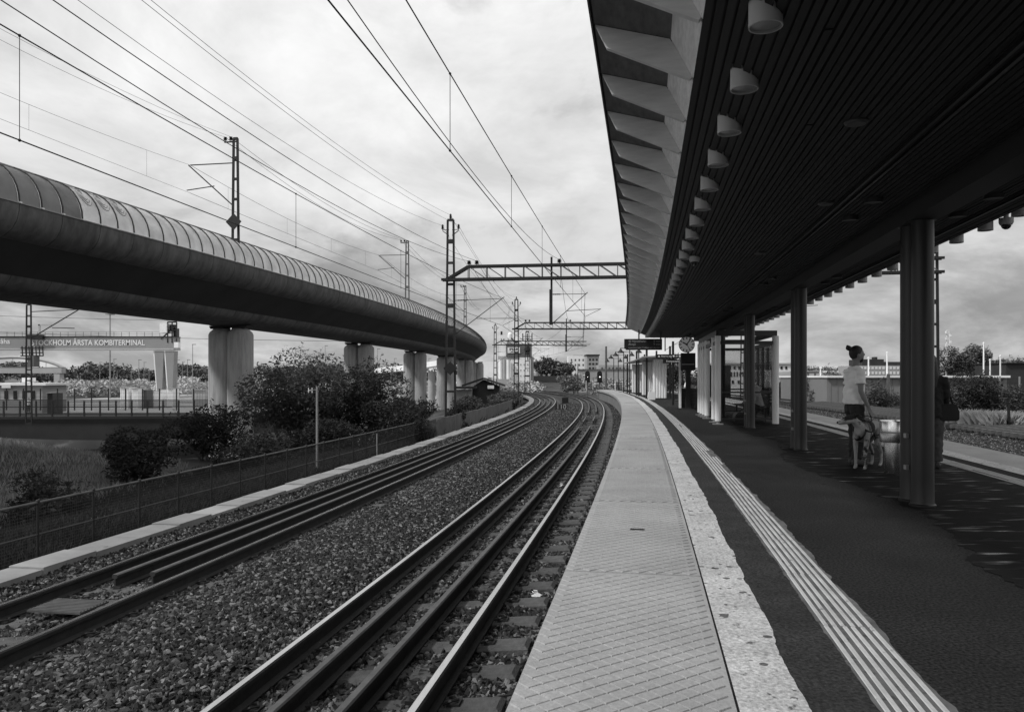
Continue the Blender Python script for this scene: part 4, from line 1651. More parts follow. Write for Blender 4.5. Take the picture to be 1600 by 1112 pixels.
for k in range(12):
    a = k * math.pi / 6
    d_ = rt * math.sin(a) + up * math.cos(a)
    mb = MB(); mb.bar(c + vw * .018 + d_ * .235, c + vw * .018 + d_ * .325, .045, .045); mb.build('hour_mark', 'text_dark', ck)
for nm, a, ln, w in (('hour_hand', math.radians(298), .2, .05), ('minute_hand', math.radians(36), .3, .042), ('second_hand', math.radians(150), .25, .02)):
    d_ = rt * math.sin(a) + up * math.cos(a)
    mb = MB(); mb.bar(c + vw * .03 - d_ * .05, c + vw * .03 + d_ * ln, w, w); mb.build(nm, 'text_dark', ck)
mb = MB(); mb.bar(c - vw * .11 + up * .36, c - vw * .11 + up * .62, .05); mb.build('hanger', 'steel_dark', ck)
c2 = at(1075, 565, 36)
o = thing('info_display', 'black info display box on a dark post below the clock', 'display', (c2.x, c2.y, 0))
mb = MB(); mb.box(c2, (.64, .3, .78), h); mb.build('cabinet', 'black', o)
mb = MB(); mb.box(c2 + vw * .17 + Vector((0, 0, -.12)), (.56, .01, .035), h); mb.build('light_strip', 'text_grey', o)
mb = MB(); mb.box(c2 + vw * .165 + Vector((0, 0, .13)), (.56, .01, .4), h); mb.build('screen', 'pane', o)
mb = MB(); mb.box((c2.x + .05, c2.y + .2, .95), (.22, .22, 1.9), h); mb.build('post', 'steel_dark', o)
mb = MB(); mb.bar((c2.x + .05, c2.y + .2, 1.9), (c2.x + .05, c2.y + .2, 3.3), .08); mb.build('hanger', 'steel_dark', o)
# departure board
c3 = at(1006, 538, 33.5)
o = thing('departure_board', 'long black departure board hanging from the canopy with three lines of text', 'departure board', c3)
hb = -.1
mb = MB(); mb.box(c3, (1.5, .22, .46), hb); mb.build('cabinet', 'black', o)
mb = MB(); mb.box(c3 + Vector((-.78, .1, .03)), (.06, .16, .4), hb); mb.build('side_panel', 'steel_dark', o)
for dx_ in (-.2, .72):
    mb = MB(); mb.bar(c3 + Vector((dx_, .05, .22)), c3 + Vector((dx_, .05, .62)), .05); mb.build('hanger', 'steel_dark', o)
fy = -.118
text('text_line', '43 Nynäshamn', .125, 'text_grey', o, c3 + Vector((-.66, fy + .066 + .0, .13)), hb, .003, 'LEFT')
text('text_line', '5 min', .125, 'text_grey', o, c3 + Vector((.66, fy - .066, .13)), hb, .003, 'RIGHT')
text('text_line', 'Älvsjö', .125, 'text_grey', o, c3 + Vector((-.66, fy + .066, .0)), hb, .003, 'LEFT')
text('text_line', '9 min', .125, 'text_grey', o, c3 + Vector((.66, fy - .066, .0)), hb, .003, 'RIGHT')
text('text_line', 'ingenstans leder Trafiken och tåg mot', .085, 'text_grey', o, c3 + Vector((-.66, fy + .066, -.14)), hb, .003, 'LEFT')
# direction signs
c4 = at(1046, 556.5, 40)
o = thing('direction_sign', 'two small black direction signs with white lettering on a platform post', 'sign', (c4.x, c4.y, 0))
mb = MB(); mb.box(c4, (1.38, .08, .2), hb); mb.build('upper_plate', 'black', o)
mb = MB(); mb.box(c4 + Vector((.18, .0, -.25)), (1.02, .08, .2), hb); mb.build('lower_plate', 'black', o)
text('text_line', '▲ Norra utg ● ▣ ●', .13, 'text_white', o, c4 + Vector((-.02, -.06, 0)), hb, .002)
text('text_line', 'Kompassplan', .13, 'text_white', o, c4 + Vector((.18, -.06, -.25)), hb, .002)
mb = MB(); mb.bar((c4.x + .2, c4.y + .1, 0), (c4.x + .2, c4.y + .1, 3.2), .1); mb.build('post', 'steel_dark', o)
# hanging display at the right edge of the picture
c5 = LP(6.4, 3.98, 2.72)
o = thing('hanging_display', 'dark hanging display box seen edge-on at the right edge', 'display', c5)
mb = MB(); mb.box(c5 + Vector((.12, 0, 0)), (.42, 1.1, .62), rot_at(6)); mb.build('cabinet', 'steel_dark', o)
mb = MB()
for z_ in (-.29, .0, .29):
    mb.box(c5 + Vector((.12, 0, z_)), (.44, 1.12, .02), rot_at(6))
mb.build('edge_trim', 'black', o)
mb = MB(); mb.cyl(c5 + Vector((.12, 0, .3)), c5 + Vector((.12, 0, .6)), .06, n=10); mb.build('hanger', 'steel_dark', o)
text('number', '1', .2, 'text_grey', o, c5 + Vector((.12, -.57, .1)), rot_at(6), .003)
# steel litter bin
c = at(1401, 740, 11.5); c.z = 0
o = thing('litter_bin', 'brushed steel two-tier litter bin beside the nearest columns', 'litter bin', c)
mb = MB(); mb.lathe(c, [(.165, 0), (.17, .02), (.17, .46), (.16, .47)], 36); mb.build('body', 'steel_bright', o, True)
mb = MB(); mb.lathe(c, [(.165, .465), (.225, .465), (.228, .475), (.228, .76), (.223, .775), (.21, .775), (.205, .72), (.1, .7), (.01, .7)], 36); mb.build('hood', 'steel_bright', o, True)
mb = MB(); mb.lathe(c, [(.2295, .60), (.2305, .605), (.2305, .615), (.2295, .62)], 36); mb.build('seam', 'galv', o)

# ---- far shelters: fluted white wall blocks under a thin roof
for i, (y_, lat, lb) in enumerate(((51.5, 2.35, 'nearest white fluted wall block of the far waiting shelter'), (60.5, 2.2, 'middle white fluted wall block of the far waiting shelter'), (70, 2.1, 'farthest white fluted wall block of the far waiting shelter'))):
    o = thing('shelter_wall', lb, 'shelter wall', LP(y_, lat, 0), group='white wall blocks of the far shelter')
    for k in range(5):
        p = LP(y_, lat + k * .17, 0)
        mb = MB(); mb.cyl(p + Vector((0, 0, .05)), p + Vector((0, 0, 2.55)), .1, n=10); mb.build('flute', 'white_paint', o, True)
    mb = MB(); mb.bar(LP(y_ + .3, lat - .05, 1.28), LP(y_ + .3, lat + .75, 1.28), .5, 2.48); mb.build('core', 'plaster_grey', o)
    for d_ in (-.5, 1.0):
        mb = MB(); mb.bar(LP(y_, lat + d_, 0), LP(y_, lat + d_, 3.4), .12); mb.build('side_post', 'steel_dark', o)
o = thing('shelter_roof', 'thin pale sloping roof over the far white shelter walls', 'roof', LP(60, 3, 2.6))
strip(TR, [(1.5, 2.62), (4.6, 2.75), (4.6, 2.85), (1.5, 2.70)], S(50), S(74), 1.5).build('roof', 'galv', o)
for y_ in (52, 60, 68, 73):
    mb = MB(); mb.bar(LP(y_, 4.4, 0), LP(y_, 4.4, 2.72), .1); mb.build('post', 'steel_dark', o)
# bell lamps on the far platform
for i, (px_, d_, zt) in enumerate(((998, 58, 3.9), (984, 66, 3.85), (974.5, 74, 3.8), (966, 82, 3.75), (959, 92, 3.6))):
    b = at(px_, 600, d_); b.z = 0
    o = thing('platform_lamp', ('nearest', 'second', 'third', 'fourth', 'farthest')[i] + ' double-armed bell lamp post on the far platform', 'lamp post', b, group='bell lamps on the far platform')
    mb = MB(); mb.cyl(b, b + Vector((0, 0, zt)), .05, .04, n=8); mb.build('pole', 'mast', o)
    mb = MB(); mb.bar(b + Vector((-.75, 0, zt - .05)), b + Vector((.75, 0, zt - .05)), .04); mb.build('arm', 'mast', o)
    for sg in (-1, 1):
        q = b + Vector((sg * .75, 0, zt - .45))
        mb = MB(); mb.lathe(q, [(.27, 0), (.26, .06), (.12, .22), (.05, .34), (.03, .42)], 14); mb.build('lamp_shade', 'mast', o, True)
# white bag
b = at(1018, 624, 49.5); b.z = 0
o = thing('white_bag', 'white bag standing on the platform by the far shelter', 'bag', b)
mb = MB(); mb.loft([[b + Vector((x_ * w_, y_ * .12, z_)) for x_, y_ in ((-1, -1), (1, -1), (1, 1), (-1, 1))] for z_, w_ in ((0, .2), (.15, .24), (.42, .2), (.48, .17))]); mb.build('body', 'white', o)
mb = MB(); mb.tube([b + Vector((-.1, 0, .47)), b + Vector((-.06, 0, .66)), b + Vector((.06, 0, .66)), b + Vector((.1, 0, .47))], .02, 6); mb.build('handle', 'white', o)
# signals at the platform end
for px_, lb in ((918, 'left railway signal head with a faint lamp beyond the platform end'), (937, 'right railway signal head showing a bright white lamp')):
    q = at(px_, 590, 96)
    o = thing('railway_signal', lb, 'signal', (q.x, q.y, -1.2), group='railway signals at the platform end')
    mb = MB(); mb.cyl((q.x, q.y + .15, -1.3), (q.x, q.y + .15, q.z + .9), .06, n=8); mb.build('pole', 'mast_pale', o)
    mb = MB()
    out = [(math.cos(a) * .3, .52 + math.sin(a) * .3) for a in np.linspace(0, math.pi, 9)] + [(-.3, -.6), (.3, -.6)]
    mb.prism([(q.x + a, q.y, q.z + b_) for a, b_ in out], (0, .12, 0)); mb.build('head', 'black', o)
    for k, z_ in enumerate((.45, .1, -.25)):
        mb = MB(); mb.cyl((q.x, q.y - .12, q.z + z_), (q.x, q.y, q.z + z_), .11, n=10); l_ = mb.build('lamp', 'steel_dark', o)
        if k == 1:
            mb = MB(); mb.cyl((q.x, q.y - .14, q.z + z_), (q.x, q.y - .122, q.z + z_), .065 if px_ > 930 else .03, n=10); mb.build('lens', 'signal_light', l_)
# steps / barriers at the platform end
for px_, py_, d_, lb in ((921, 606, 91, 'slatted dark barrier at the left corner of the platform end'), (967, 606, 84, 'slatted dark barrier beside the far lamp posts')):
    q = at(px_, py_, d_)
    o = thing('end_barrier', lb, 'barrier', (q.x, q.y, 0), group='slatted barriers at the platform end')
    for k in range(5):
        mb = MB(); mb.box((q.x, q.y, .1 + k * .17), (.7, .05, .09)); mb.build('slat', 'wood_dark', o)
    for sg in (-1, 1):
        mb = MB(); mb.box((q.x + sg * .38, q.y + .04, .5), (.07, .07, 1.0)); mb.build('post', 'white_paint', o)
# ------------------------------------------------------------------ vegetation
def leaf_cloud(centers, radii, n, size, rng, flat=.6, shell=.55):
    """diamond leaves spread through a set of ellipsoid clumps; returns verts, faces"""
    centers = np.asarray(centers, float)
    radii = np.asarray(radii, float)
    w = (radii[:, 0] * radii[:, 1] * radii[:, 2]) ** .75
    idx = rng.choice(len(centers), n, p=w / w.sum())
    d = rng.normal(size=(n, 3))
    d /= np.linalg.norm(d, axis=1)[:, None]
    r = rng.random(n) ** (1 / 3.0)
    r = shell + (1 - shell) * r + rng.normal(0, .09, n)
    c = centers[idx] + d * radii[idx] * r[:, None]
    nrm = rng.normal(size=(n, 3)); nrm[:, 2] = np.abs(nrm[:, 2]) + flat
    nrm /= np.linalg.norm(nrm, axis=1)[:, None]
    a = np.cross(nrm, rng.normal(size=(n, 3))); a /= np.linalg.norm(a, axis=1)[:, None] + 1e-9
    b = np.cross(nrm, a)
    ln = size * (.45 + 1.5 * rng.random(n) ** 1.6)[:, None]
    wd = ln * rng.uniform(.28, .5, n)[:, None]
    v = np.stack([c - a * ln, c + b * wd + nrm * ln * .15, c + a * ln, c - b * wd + nrm * ln * .15], 1).reshape(-1, 3)
    f = np.arange(n * 4).reshape(-1, 4)
    return v, f


def clumps(c, r, k, rng, spread=.78, lo=.28, hi=.5):
    d = rng.normal(size=(k, 3))
    d /= np.linalg.norm(d, axis=1)[:, None]
    rr = rng.random(k) ** (1 / 2.2) * spread
    cs = np.array(c) + d * np.array(r) * rr[:, None]
    rad = np.array(r)[None, :] * rng.uniform(lo, hi, k)[:, None]
    return cs, rad


def bush(name, label, cat, c, r, n, size, m, seed, base=None, k=16, group=None, trunk=.05, stems=5):
    rng = np.random.default_rng(seed)
    c = Vector(c)
    gz = float(ground_z(c.x, c.y)) if base is None else base
    o = thing(name, label, cat, (c.x, c.y, gz), group=group)
    cs, rad = clumps(c, r, k, rng)
    v, f = leaf_cloud(cs, rad, n, size, rng)
    # young shoots that break the outline
    ns = 46
    tw = MB()
    ex = []
    for i in range(ns):
        kq = rng.integers(0, len(cs))
        dr_ = rng.normal(size=3); dr_[2] = abs(dr_[2]) * .9 + .25; dr_ /= np.linalg.norm(dr_)
        p0 = cs[kq] + dr_ * rad[kq] * .75
        L_ = float(np.mean(r)) * rng.uniform(.16, .36)
        p1 = p0 + dr_ * L_ + np.array([0, 0, L_ * .25])
        tw.tube([Vector(p0), Vector((p0 + p1) / 2 + rng.normal(size=3) * L_ * .06), Vector(p1)], [size * .14, size * .10, size * .05], 4)
        tt = rng.random(13)[:, None]
        ex.append(p0 + (p1 - p0) * tt + rng.normal(size=(13, 3)) * size * .55)
    ex = np.concatenate(ex)
    v2, f2 = leaf_cloud(ex, np.full((len(ex), 3), size * .5), len(ex), size * .8, rng)
    v = np.concatenate([v, v2])
    keep = np.repeat(v.reshape(-1, 4, 3)[:, :, 2].min(1) > gz - .02, 4).reshape(-1, 4).all(1)
    v = v.reshape(-1, 4, 3)[keep].reshape(-1, 3)
    f = np.arange(len(v)).reshape(-1, 4)
    v = v - np.array([c.x, c.y, gz])
    link('crown', np_mesh('crown', v, f, m), o)
    mb = MB()
    top = c.z - gz
    for i in range(stems):
        e = cs[i % k] - np.array([c.x, c.y, gz])
        st_ = Vector((rng.uniform(-.15, .15) * r[0], rng.uniform(-.15, .15) * r[1], -.2))
        mid = st_.lerp(Vector(e), .5) + Vector((rng.uniform(-.1, .1), rng.uniform(-.1, .1), .1)) * r[0]
        mb.tube([st_, mid, Vector(e)], [trunk, trunk * .7, trunk * .25], 6)
    mb.build('trunk', 'bark', o, True, local=True)
    tw.build('shoots', 'bark', o)
    return o


LG = 'bushes on the left embankment'
bush('bush_tree', 'tall leafy tree-like bush left of the H sign pole', 'tree', (-9.4, 34.5, .5), (2.7, 2.2, 2.1), 22000, .062, 'leaf_light', 11, k=26, trunk=.11)
bush('bush_tree', 'broad leafy tree right behind the H sign pole', 'tree', (-7.0, 35.5, .2), (2.3, 2.0, 2.1), 20000, .06, 'leaf', 12, k=24, trunk=.10)
bush('bush', 'arching fern-like bush hanging over the fence end by the trough', 'bush', (-5.3, 34.2, -.55), (1.75, 1.5, 1.15), 11000, .06, 'leaf', 13, k=20, group=LG)
bush('bush', 'dark round bush at the foot of the nearest viaduct pier', 'bush', (-11.6, 30.5, -.95), (2.0, 1.6, 1.15), 9000, .055, 'leaf_dark', 14, k=18, group=LG)
bush('bush', 'dark spiky bush below the lower bridge at left', 'bush', (-11.4, 24.0, -.95), (1.15, 1.1, .85), 6500, .05, 'leaf_dark', 15, k=14, group=LG)
bush('bush', 'low dark scrub bush behind the mesh fence at far left', 'bush', (-10.8, 18.2, -1.45), (1.1, 1.2, .6), 4500, .045, 'leaf_dark', 16, k=12, group=LG)
bush('bush', 'low dark bush filling the slope beside the mesh fence', 'bush', (-8.6, 27.2, -1.2), (1.5, 2.2, .75), 7000, .05, 'leaf_dark', 17, k=16, group=LG)
bush('bush', 'dark bush under the tall tree near the fence', 'bush', (-7.4, 31.0, -1.0), (1.6, 1.5, 1.0), 8000, .055, 'leaf_dark', 18, k=16, group=LG)
bush('bush', 'small leafy shrub at the base of the nearest gantry mast', 'bush', (-3.0, 41.5, -.9), (.9, .9, .9), 3500, .06, 'leaf', 19, k=10, group=LG)
bush('bush', 'weedy bush in front of the dark shed', 'bush', (-2.9, 58, -.9), (1.7, 1.4, .9), 4000, .09, 'leaf_light', 20, k=12, group=LG)
bush('bush', 'overgrown shrub between the board fence and the cement works', 'bush', (-.6, 66, -.7), (1.8, 1.8, 1.0), 4000, .1, 'leaf_light', 21, k=12, group=LG)
bush('bush', 'tangled shrub between the third and fourth viaduct piers', 'bush', (-6.4, 50, -.9), (1.8, 1.6, 1.0), 4500, .08, 'leaf', 22, k=12, group=LG)
RG = 'bushes beyond the far track'
bush('bush', 'upright bush behind the far track left of the standing man', 'bush', at(1288, 618, 74), (2.3, 2.0, 2.2), 8000, .09, 'leaf_light', 31, k=14, group=RG)
bush('bush', 'dense round bush between the man and the nearest columns', 'bush', at(1377, 634, 62), (1.9, 1.8, 1.95), 9000, .075, 'leaf_light', 32, k=14, group=RG)
bush('bush', 'broad dark bush right of the woman with the bag', 'bush', at(1518, 624, 43), (2.0, 1.7, 1.55), 13000, .06, 'leaf', 33, k=18, group=RG)
bush('bush', 'low shrub behind the glass shelter', 'bush', at(1222, 615, 86), (2.6, 2.0, 1.2), 5000, .1, 'leaf_light', 34, k=10, group=RG)
bush('bush', 'leafy shrub at the right edge beyond the far track', 'bush', at(1598, 636, 40), (1.3, 1.3, 1.15), 6500, .06, 'leaf_light', 35, k=12, group=RG)
bush('bush', 'grey-green shrub behind the far shelter wall blocks', 'bush', at(1048, 585, 78), (2.8, 2.4, 2.3), 6000, .13, 'leaf_light', 36, k=18, group=RG)
bush('bush', 'pale shrub behind the clock post', 'bush', at(1100, 600, 62), (2.0, 1.8, 1.2), 4000, .1, 'leaf_light', 37, k=12, group=RG)
TG = 'trees in the distance'
bush('tree', 'rounded tree standing beyond the warehouse left of the telecom mast', 'tree', at(1500, 568, 115), (2.9, 2.6, 2.4), 6000, .17, 'leaf_far', 41, k=18, group=TG, trunk=.2)
bush('tree', 'tallest rounded tree right of the telecom mast', 'tree', at(1526, 562, 118), (2.4, 2.2, 2.6), 6000, .17, 'leaf_far', 42, k=18, group=TG, trunk=.2)
bush('tree', 'low spreading tree at the right edge of the view', 'tree', at(1585, 572, 120), (3.4, 2.6, 1.4), 5000, .18, 'leaf_far', 43, k=16, group=TG, trunk=.2)
for i, (px_, py_, rr_, lb) in enumerate(((850, 573, 5.2, 'left'), (868, 577, 4.6, 'middle'), (884, 581, 4.2, 'right'))):
    bush('tree', lb + ' one of three dark trees beyond the far bend', 'tree', at(px_, py_, 300), (rr_, 4, rr_ * .75), 3000, .45, 'leaf_far', 50 + i, k=14, group=TG, trunk=.3, base=-4)
bush('bush', 'silvery bush beside the track at the far bend', 'bush', at(884, 600, 128), (2.0, 2.0, 1.3), 3500, .16, 'dry_grass', 56, k=12, group=TG)
bush('bush', 'taller silvery bush in front of the far apartment block', 'bush', at(897, 599, 135), (1.5, 2.0, 1.5), 3000, .16, 'dry_grass', 57, k=12, group=TG)


def mass(name, label, spots, n, size, m, seed):
    rng = np.random.default_rng(seed)
    cs, rs = [], []
    for c, r in spots:
        a, b = clumps(c, r, 9, rng)
        cs.append(a); rs.append(b)
    v, f = leaf_cloud(np.concatenate(cs), np.concatenate(rs), n, size, rng)
    o = link(name, np_mesh(name, v, f, m))
    return tag(o, label, 'vegetation', kind='stuff')


rng = np.random.default_rng(5)
mass('far_wood', 'dark wood along the skyline behind the container terminal',
     [(at(x_, 585 - 6 * math.sin(x_ * .05) + rng.uniform(-3, 3), 370 + rng.uniform(-20, 30)), (6, 6, 4.2)) for x_ in np.arange(-40, 345, 11)], 26000, .55, 'leaf_far', 61)
mass('far_scrub', 'pale scrub on the slope behind the container terminal',
     [(at(x_, 603 + rng.uniform(-4, 8), 250 + rng.uniform(-40, 60)), (5, 6, 2.0)) for x_ in np.arange(40, 345, 8)], 26000, .4, 'scrub', 62)
mass('far_wood', 'low wooded skyline to the right behind the station',
     [(at(x_, 583 + rng.uniform(-3, 2), 420 + rng.uniform(-30, 30)), (7, 6, 3.6)) for x_ in np.arange(1225, 1660, 13)], 18000, .6, 'leaf_far', 63)
mass('far_wood', 'strip of trees seen between viaduct piers and cement works',
     [(at(x_, 584 + rng.uniform(-3, 3), 330 + rng.uniform(-30, 30)), (6, 6, 4.0)) for x_ in np.arange(395, 760, 16)], 16000, .55, 'leaf_far', 64)
mass('far_scrub', 'pale scrub on the bank beyond the platform end',
     [(at(x_, 603 + rng.uniform(-6, 4), 140 + rng.uniform(-10, 20)), (2.4, 3, 1.5)) for x_ in np.arange(905, 1110, 9)], 14000, .2, 'scrub', 65)
mass('far_scrub', 'pale low scrub in the yard behind the viaduct piers',
     [(at(x_, 606 + rng.uniform(-4, 6), 190 + rng.uniform(-30, 40)), (4, 5, 1.5)) for x_ in np.arange(395, 840, 9)], 16000, .32, 'scrub', 66)


def blades(name, label, spots, n, h0, h1, m, seed, lean=.5):
    """grass: tapered bent blades; spots = (x, y, radius)"""
    rng = np.random.default_rng(seed)
    w = np.array([s_[2] ** 2 for s_ in spots])
    idx = rng.choice(len(spots), n, p=w / w.sum())
    sp = np.array(spots)[idx]
    an = rng.random(n) * 6.283
    rr = np.sqrt(rng.random(n)) * sp[:, 2]
    x = sp[:, 0] + rr * np.cos(an)
    y = sp[:, 1] + rr * np.sin(an)
    z = ground_z(x, y) - .03
    hh = rng.uniform(h0, h1, n)
    a2 = rng.random(n) * 6.283
    dx_, dy_ = np.cos(a2) * hh * lean * rng.random(n), np.sin(a2) * hh * lean * rng.random(n)
    wx, wy = -np.sin(a2) * hh * .018, np.cos(a2) * hh * .018
    p0 = np.stack([x - wx, y - wy, z], -1); p1 = np.stack([x + wx, y + wy, z], -1)
    p2 = np.stack([x + dx_ * .4 + wx * .7, y + dy_ * .4 + wy * .7, z + hh * .65], -1)
    p3 = np.stack([x + dx_, y + dy_, z + hh], -1)
    v = np.stack([p0, p1, p2, p3], 1).reshape(-1, 3)
    f = np.arange(n * 4).reshape(-1, 4)
    o = link(name, np_mesh(name, v, f, m))
    return tag(o, label, 'grass', kind='stuff')


blades('grass', 'short rough grass on the mound under the viaduct', [(-21, 27, 6), (-16, 26, 5), (-13, 22, 4), (-12, 17, 4), (-26, 28, 6), (-17, 20, 4)], 42000, .08, .26, 'grass', 71)
blades('grass', 'weeds along the foot of the mesh fence', [tuple(P(S(y_), -9.1, 0))[:2] + (.6,) for y_ in np.arange(6, 34, 1.0)], 26000, .1, .34, 'leaf_dark', 72)
blades('grass', 'dark rank weeds covering the bank behind the mesh fence', [tuple(P(S(y_), l_, 0))[:2] + (1.0,) for y_ in np.arange(5, 32, 1.5) for l_ in (-10.2, -11.6, -13)], 45000, .12, .38, 'leaf_dark', 76)
blades('grass', 'tall dry grass beside the far track at right', [tuple(at(1545, 640, 38.0))[:2] + (.8,), tuple(at(1572, 640, 37))[:2] + (.8,), tuple(at(1500, 640, 40))[:2] + (.5,)], 4500, .6, 1.35, 'dry_grass', 73, .9)
blades('grass', 'low weeds along the far track', [tuple(P(S(y_), l_, 0))[:2] + (1.1,) for y_ in np.arange(28, 96, 1.4) for l_ in (21.2, 23.2)], 42000, .25, .8, 'leaf_light', 74)
blades('grass', 'weeds along the board fence', [tuple(P(S(y_), -8.7, 0))[:2] + (.6,) for y_ in np.arange(34, 80, 1.4)], 8000, .2, .7, 'leaf_light', 75)

# ------------------------------------------------------------------ buildings and yard behind
def block(o, name, x0, x1, y0, y1, z0, z1, m):
    mb = MB(); mb.box(((x0 + x1) / 2, (y0 + y1) / 2, (z0 + z1) / 2), (x1 - x0, y1 - y0, z1 - z0))
    return mb.build(name, m, o)


def windows(o, x0, x1, y, z0, z1, nx, nz, fx=.55, fz=.5, m='pane'):
    dx_, dz_ = (x1 - x0) / nx, (z1 - z0) / nz
    mb = MB(); mb.box((0, 0, 0), (dx_ * fx, .12, dz_ * fz))
    me = mb.mesh('window', m)
    for i in range(nx):
        for j in range(nz):
            place('window', me, o, (x0 + (i + .5) * dx_, y - .04, z0 + (j + .5) * dz_))


def pxbox(x0, y0, x1, y1, d):
    a, b = at(x0, y1, d), at(x1, y0, d)
    return a.x, b.x, a.z, b.z


# lower railway bridge crossing behind the viaduct
A, B = Vector((-56, 78, 0)), Vector((-17, 82, 0))
lb_ = thing('lower_bridge', 'dark low railway bridge with slatted railing below the viaduct at left', 'bridge', (-36, 80, -4.5))
u = (B - A).normalized()
mb = MB()
for i in range(10):
    pass
rings = []
for i in range(25):
    f_ = i / 24
    p = A.lerp(B, f_)
    zb = -4.9 + 1.6 * (abs(f_ - .42) / .58) ** 2 * 0.9
    rings.append([p + Vector((0, 0, zb)), p + Vector((0, 6, zb)), p + Vector((0, 6.4, -2.75)), p + Vector((0, -.4, -2.75)), p + Vector((0, -.2, -3.2))])
mb.loft(rings); mb.build('girder', 'bridge_dark', lb_)
mb = MB(); mb.bar(A + Vector((0, 2.6, -2.62)), B + Vector((0, 2.6, -2.62)), 6.0, .25); mb.build('deck', 'ballast', lb_)
pm = MB(); pm.box((0, 0, .75), (.15, .1, 1.55)); PMESH = pm.mesh('railing_post', 'fence_steel')
n = 27
for i in range(n):
    place('railing_post', PMESH, lb_, A.lerp(B, i / (n - 1)) + Vector((0, -.3, -2.45)))
for z_ in (-.86, -1.55, -2.25):
    mb = MB(); mb.bar(A + Vector((0, -.3, z_)), B + Vector((0, -.3, z_)), .05, .07); mb.build('railing_bar', 'fence_steel', lb_)
mb = MB()
for k in range(19):
    mb.bar(A + Vector((0, -.3, -2.4 + k * .08)), B + Vector((0, -.3, -2.4 + k * .08)), .02, .045)
mb.build('railing_infill', 'fence_steel', lb_)
mb = MB(); mb.box((-17.2, 84, -4.3), (3.0, 7, 3.6)); mb.build('abutment', 'bridge_dark', lb_)
for x_ in (-39.5, -29):
    mb = MB(); mb.box((x_, 82.5, -5.4), (1.0, 4, 3.0)); mb.build('bridge_pier', 'bridge_dark', lb_)
# yard fence behind it
yf = thing('yard_fence', 'tall dark post and wire fence in front of the container terminal', 'fence', (-48, 96, -2.5))
pm = MB(); pm.box((0, 0, 1.3), (.12, .1, 2.6)); PM2 = pm.mesh('post', 'mast')
for i in range(24):
    place('post', PM2, yf, (-63 + i * 2.05, 96, -2.6))
for k in range(5):
    mb = MB(); mb.bar((-63, 96, -2.0 + k * .5), (-16, 96, -2.0 + k * .5), .02); mb.build('wire', 'fence_steel', yf)
ys_ = MB(); ys_.box((-45, 190, -4.2), (130, 130, .1)); ys_ = ys_.build('yard_pavement', 'plaster_grey'); tag(ys_, kind='structure')
# catenary mast of that line
b = Vector(at(45, 640, 75)); b.z = -3.0
o = thing('catenary_mast', 'black lattice catenary mast in front of the gantry crane at far left', 'mast', b)
mb = MB(); lattice(mb, b, (b.x, b.y, 8.2), .56, .4, (1, 0, 0), .12, 1.0); mb.build('mast', 'mast', o)
mb = MB()
mb.bar((b.x + .2, b.y, 7.55), (b.x + 4.5, b.y, 7.75), .07); mb.bar((b.x + .2, b.y, 5.05), (b.x + 4.7, b.y, 7.75), .08); mb.bar((b.x + 2.2, b.y, 6.05), (b.x + 4.3, b.y, 6.0), .07)
mb.build('bracket_arm', 'mast', o)
for (x0, z0, x1, z1, lb) in ((-60, 7.6, -10, 6.6, 'upper thin wire crossing under the viaduct at left'), (-60, 6.1, -10, 4.8, 'lower thin wire crossing under the viaduct at left')):
    w_ = thing('line_wire', lb, 'overhead wire', (-40, 75, 7))
    MB().tube(wire_pts((x0, 75, z0), (x1, 77, z1), .25), .02, 4).build('wire', 'wire_pale', w_)

# container gantry crane
D = 170
cr = thing('gantry_crane', 'grey container gantry crane lettered STOCKHOLM ÅRSTA KOMBITERMINAL', 'crane', at(255, 620, D))
x0, x1, z0, z1 = pxbox(-120, 526.5, 272, 546.6, D)
block(cr, 'main_beam', x0, x1, D, D + 3.2, z0 + .35, z1, 'crane')
block(cr, 'lower_flange', x0, x1, D - .25, D + 3.4, z0, z0 + .34, 'crane_pale')
block(cr, 'upper_flange', x0, x1, D - .2, D + 3.4, z1 + .01, z1 + .18, 'steel_dark')
mb = MB()
nrl = 32
for i in range(nrl):
    xx = x0 + (x1 - 3 - x0) * i / (nrl - 1)
    mb.box((xx, D - .1, z1 + .6), (.07, .07, .95))
for z_ in (.65, 1.1):
    mb.bar((x0, D - .1, z1 + z_), (x1 - 3, D - .1, z1 + z_), .05)
mb.build('walkway_railing', 'mast_pale', cr)
for (xa, xb, xc, xd, m_) in ((241, 256, 247, 252, 'crane'), (258, 272, 264, 268.5, 'crane')):
    ta, tb = at(xa, 548, D), at(xb, 548, D)
    ba, bb = at(xc, 632, D), at(xd, 632, D)
    mb = MB(); mb.prism([ba, bb, tb, ta], (0, 2.0, 0)); lg_ = mb.build('leg', m_, cr)
    mb = MB(); mb.prism([ba + Vector((-.2, .1, 0)), ba + Vector((-.003, .1, 0)), ta + Vector((-.003, .1, 0)), ta + Vector((-.3, .1, 0))], (0, 1.8, 0)); mb.build('leg_lit_side', 'white_paint', lg_)  # white strip: the leg's sunlit left face put into colour
x0c, x1c, z0c, z1c = pxbox(251, 505, 262, 520, D)
block(cr, 'machine_house', x0c, x1c, D - .5, D + 3, z0c, z1c, 'plaster')
mb = MB()
x0d, x1d, z0d, z1d = pxbox(262, 503, 276, 528, D)
for f_ in (0, .5, 1):
    mb.bar((x0d + (x1d - x0d) * f_, D, z0d - 1), (x0d + (x1d - x0d) * f_, D, z1d), .22)
mb.bar((x0d, D, z1d), (x1d, D, z1d), .3); mb.bar((x0d, D, (z0d + z1d) / 2), (x1d, D, (z0d + z1d) / 2), .25); mb.bar((x0d - 1.4, D, z0d - .2), (x1d, D, z1d - .6), .25)
mb.box((x0d + .8, D + 1, z0d + 2.2), (1.2, 1, 1.4)); mb.box((x1d - .5, D + 1, z0d + 1.2), (.9, 1, 1.8))
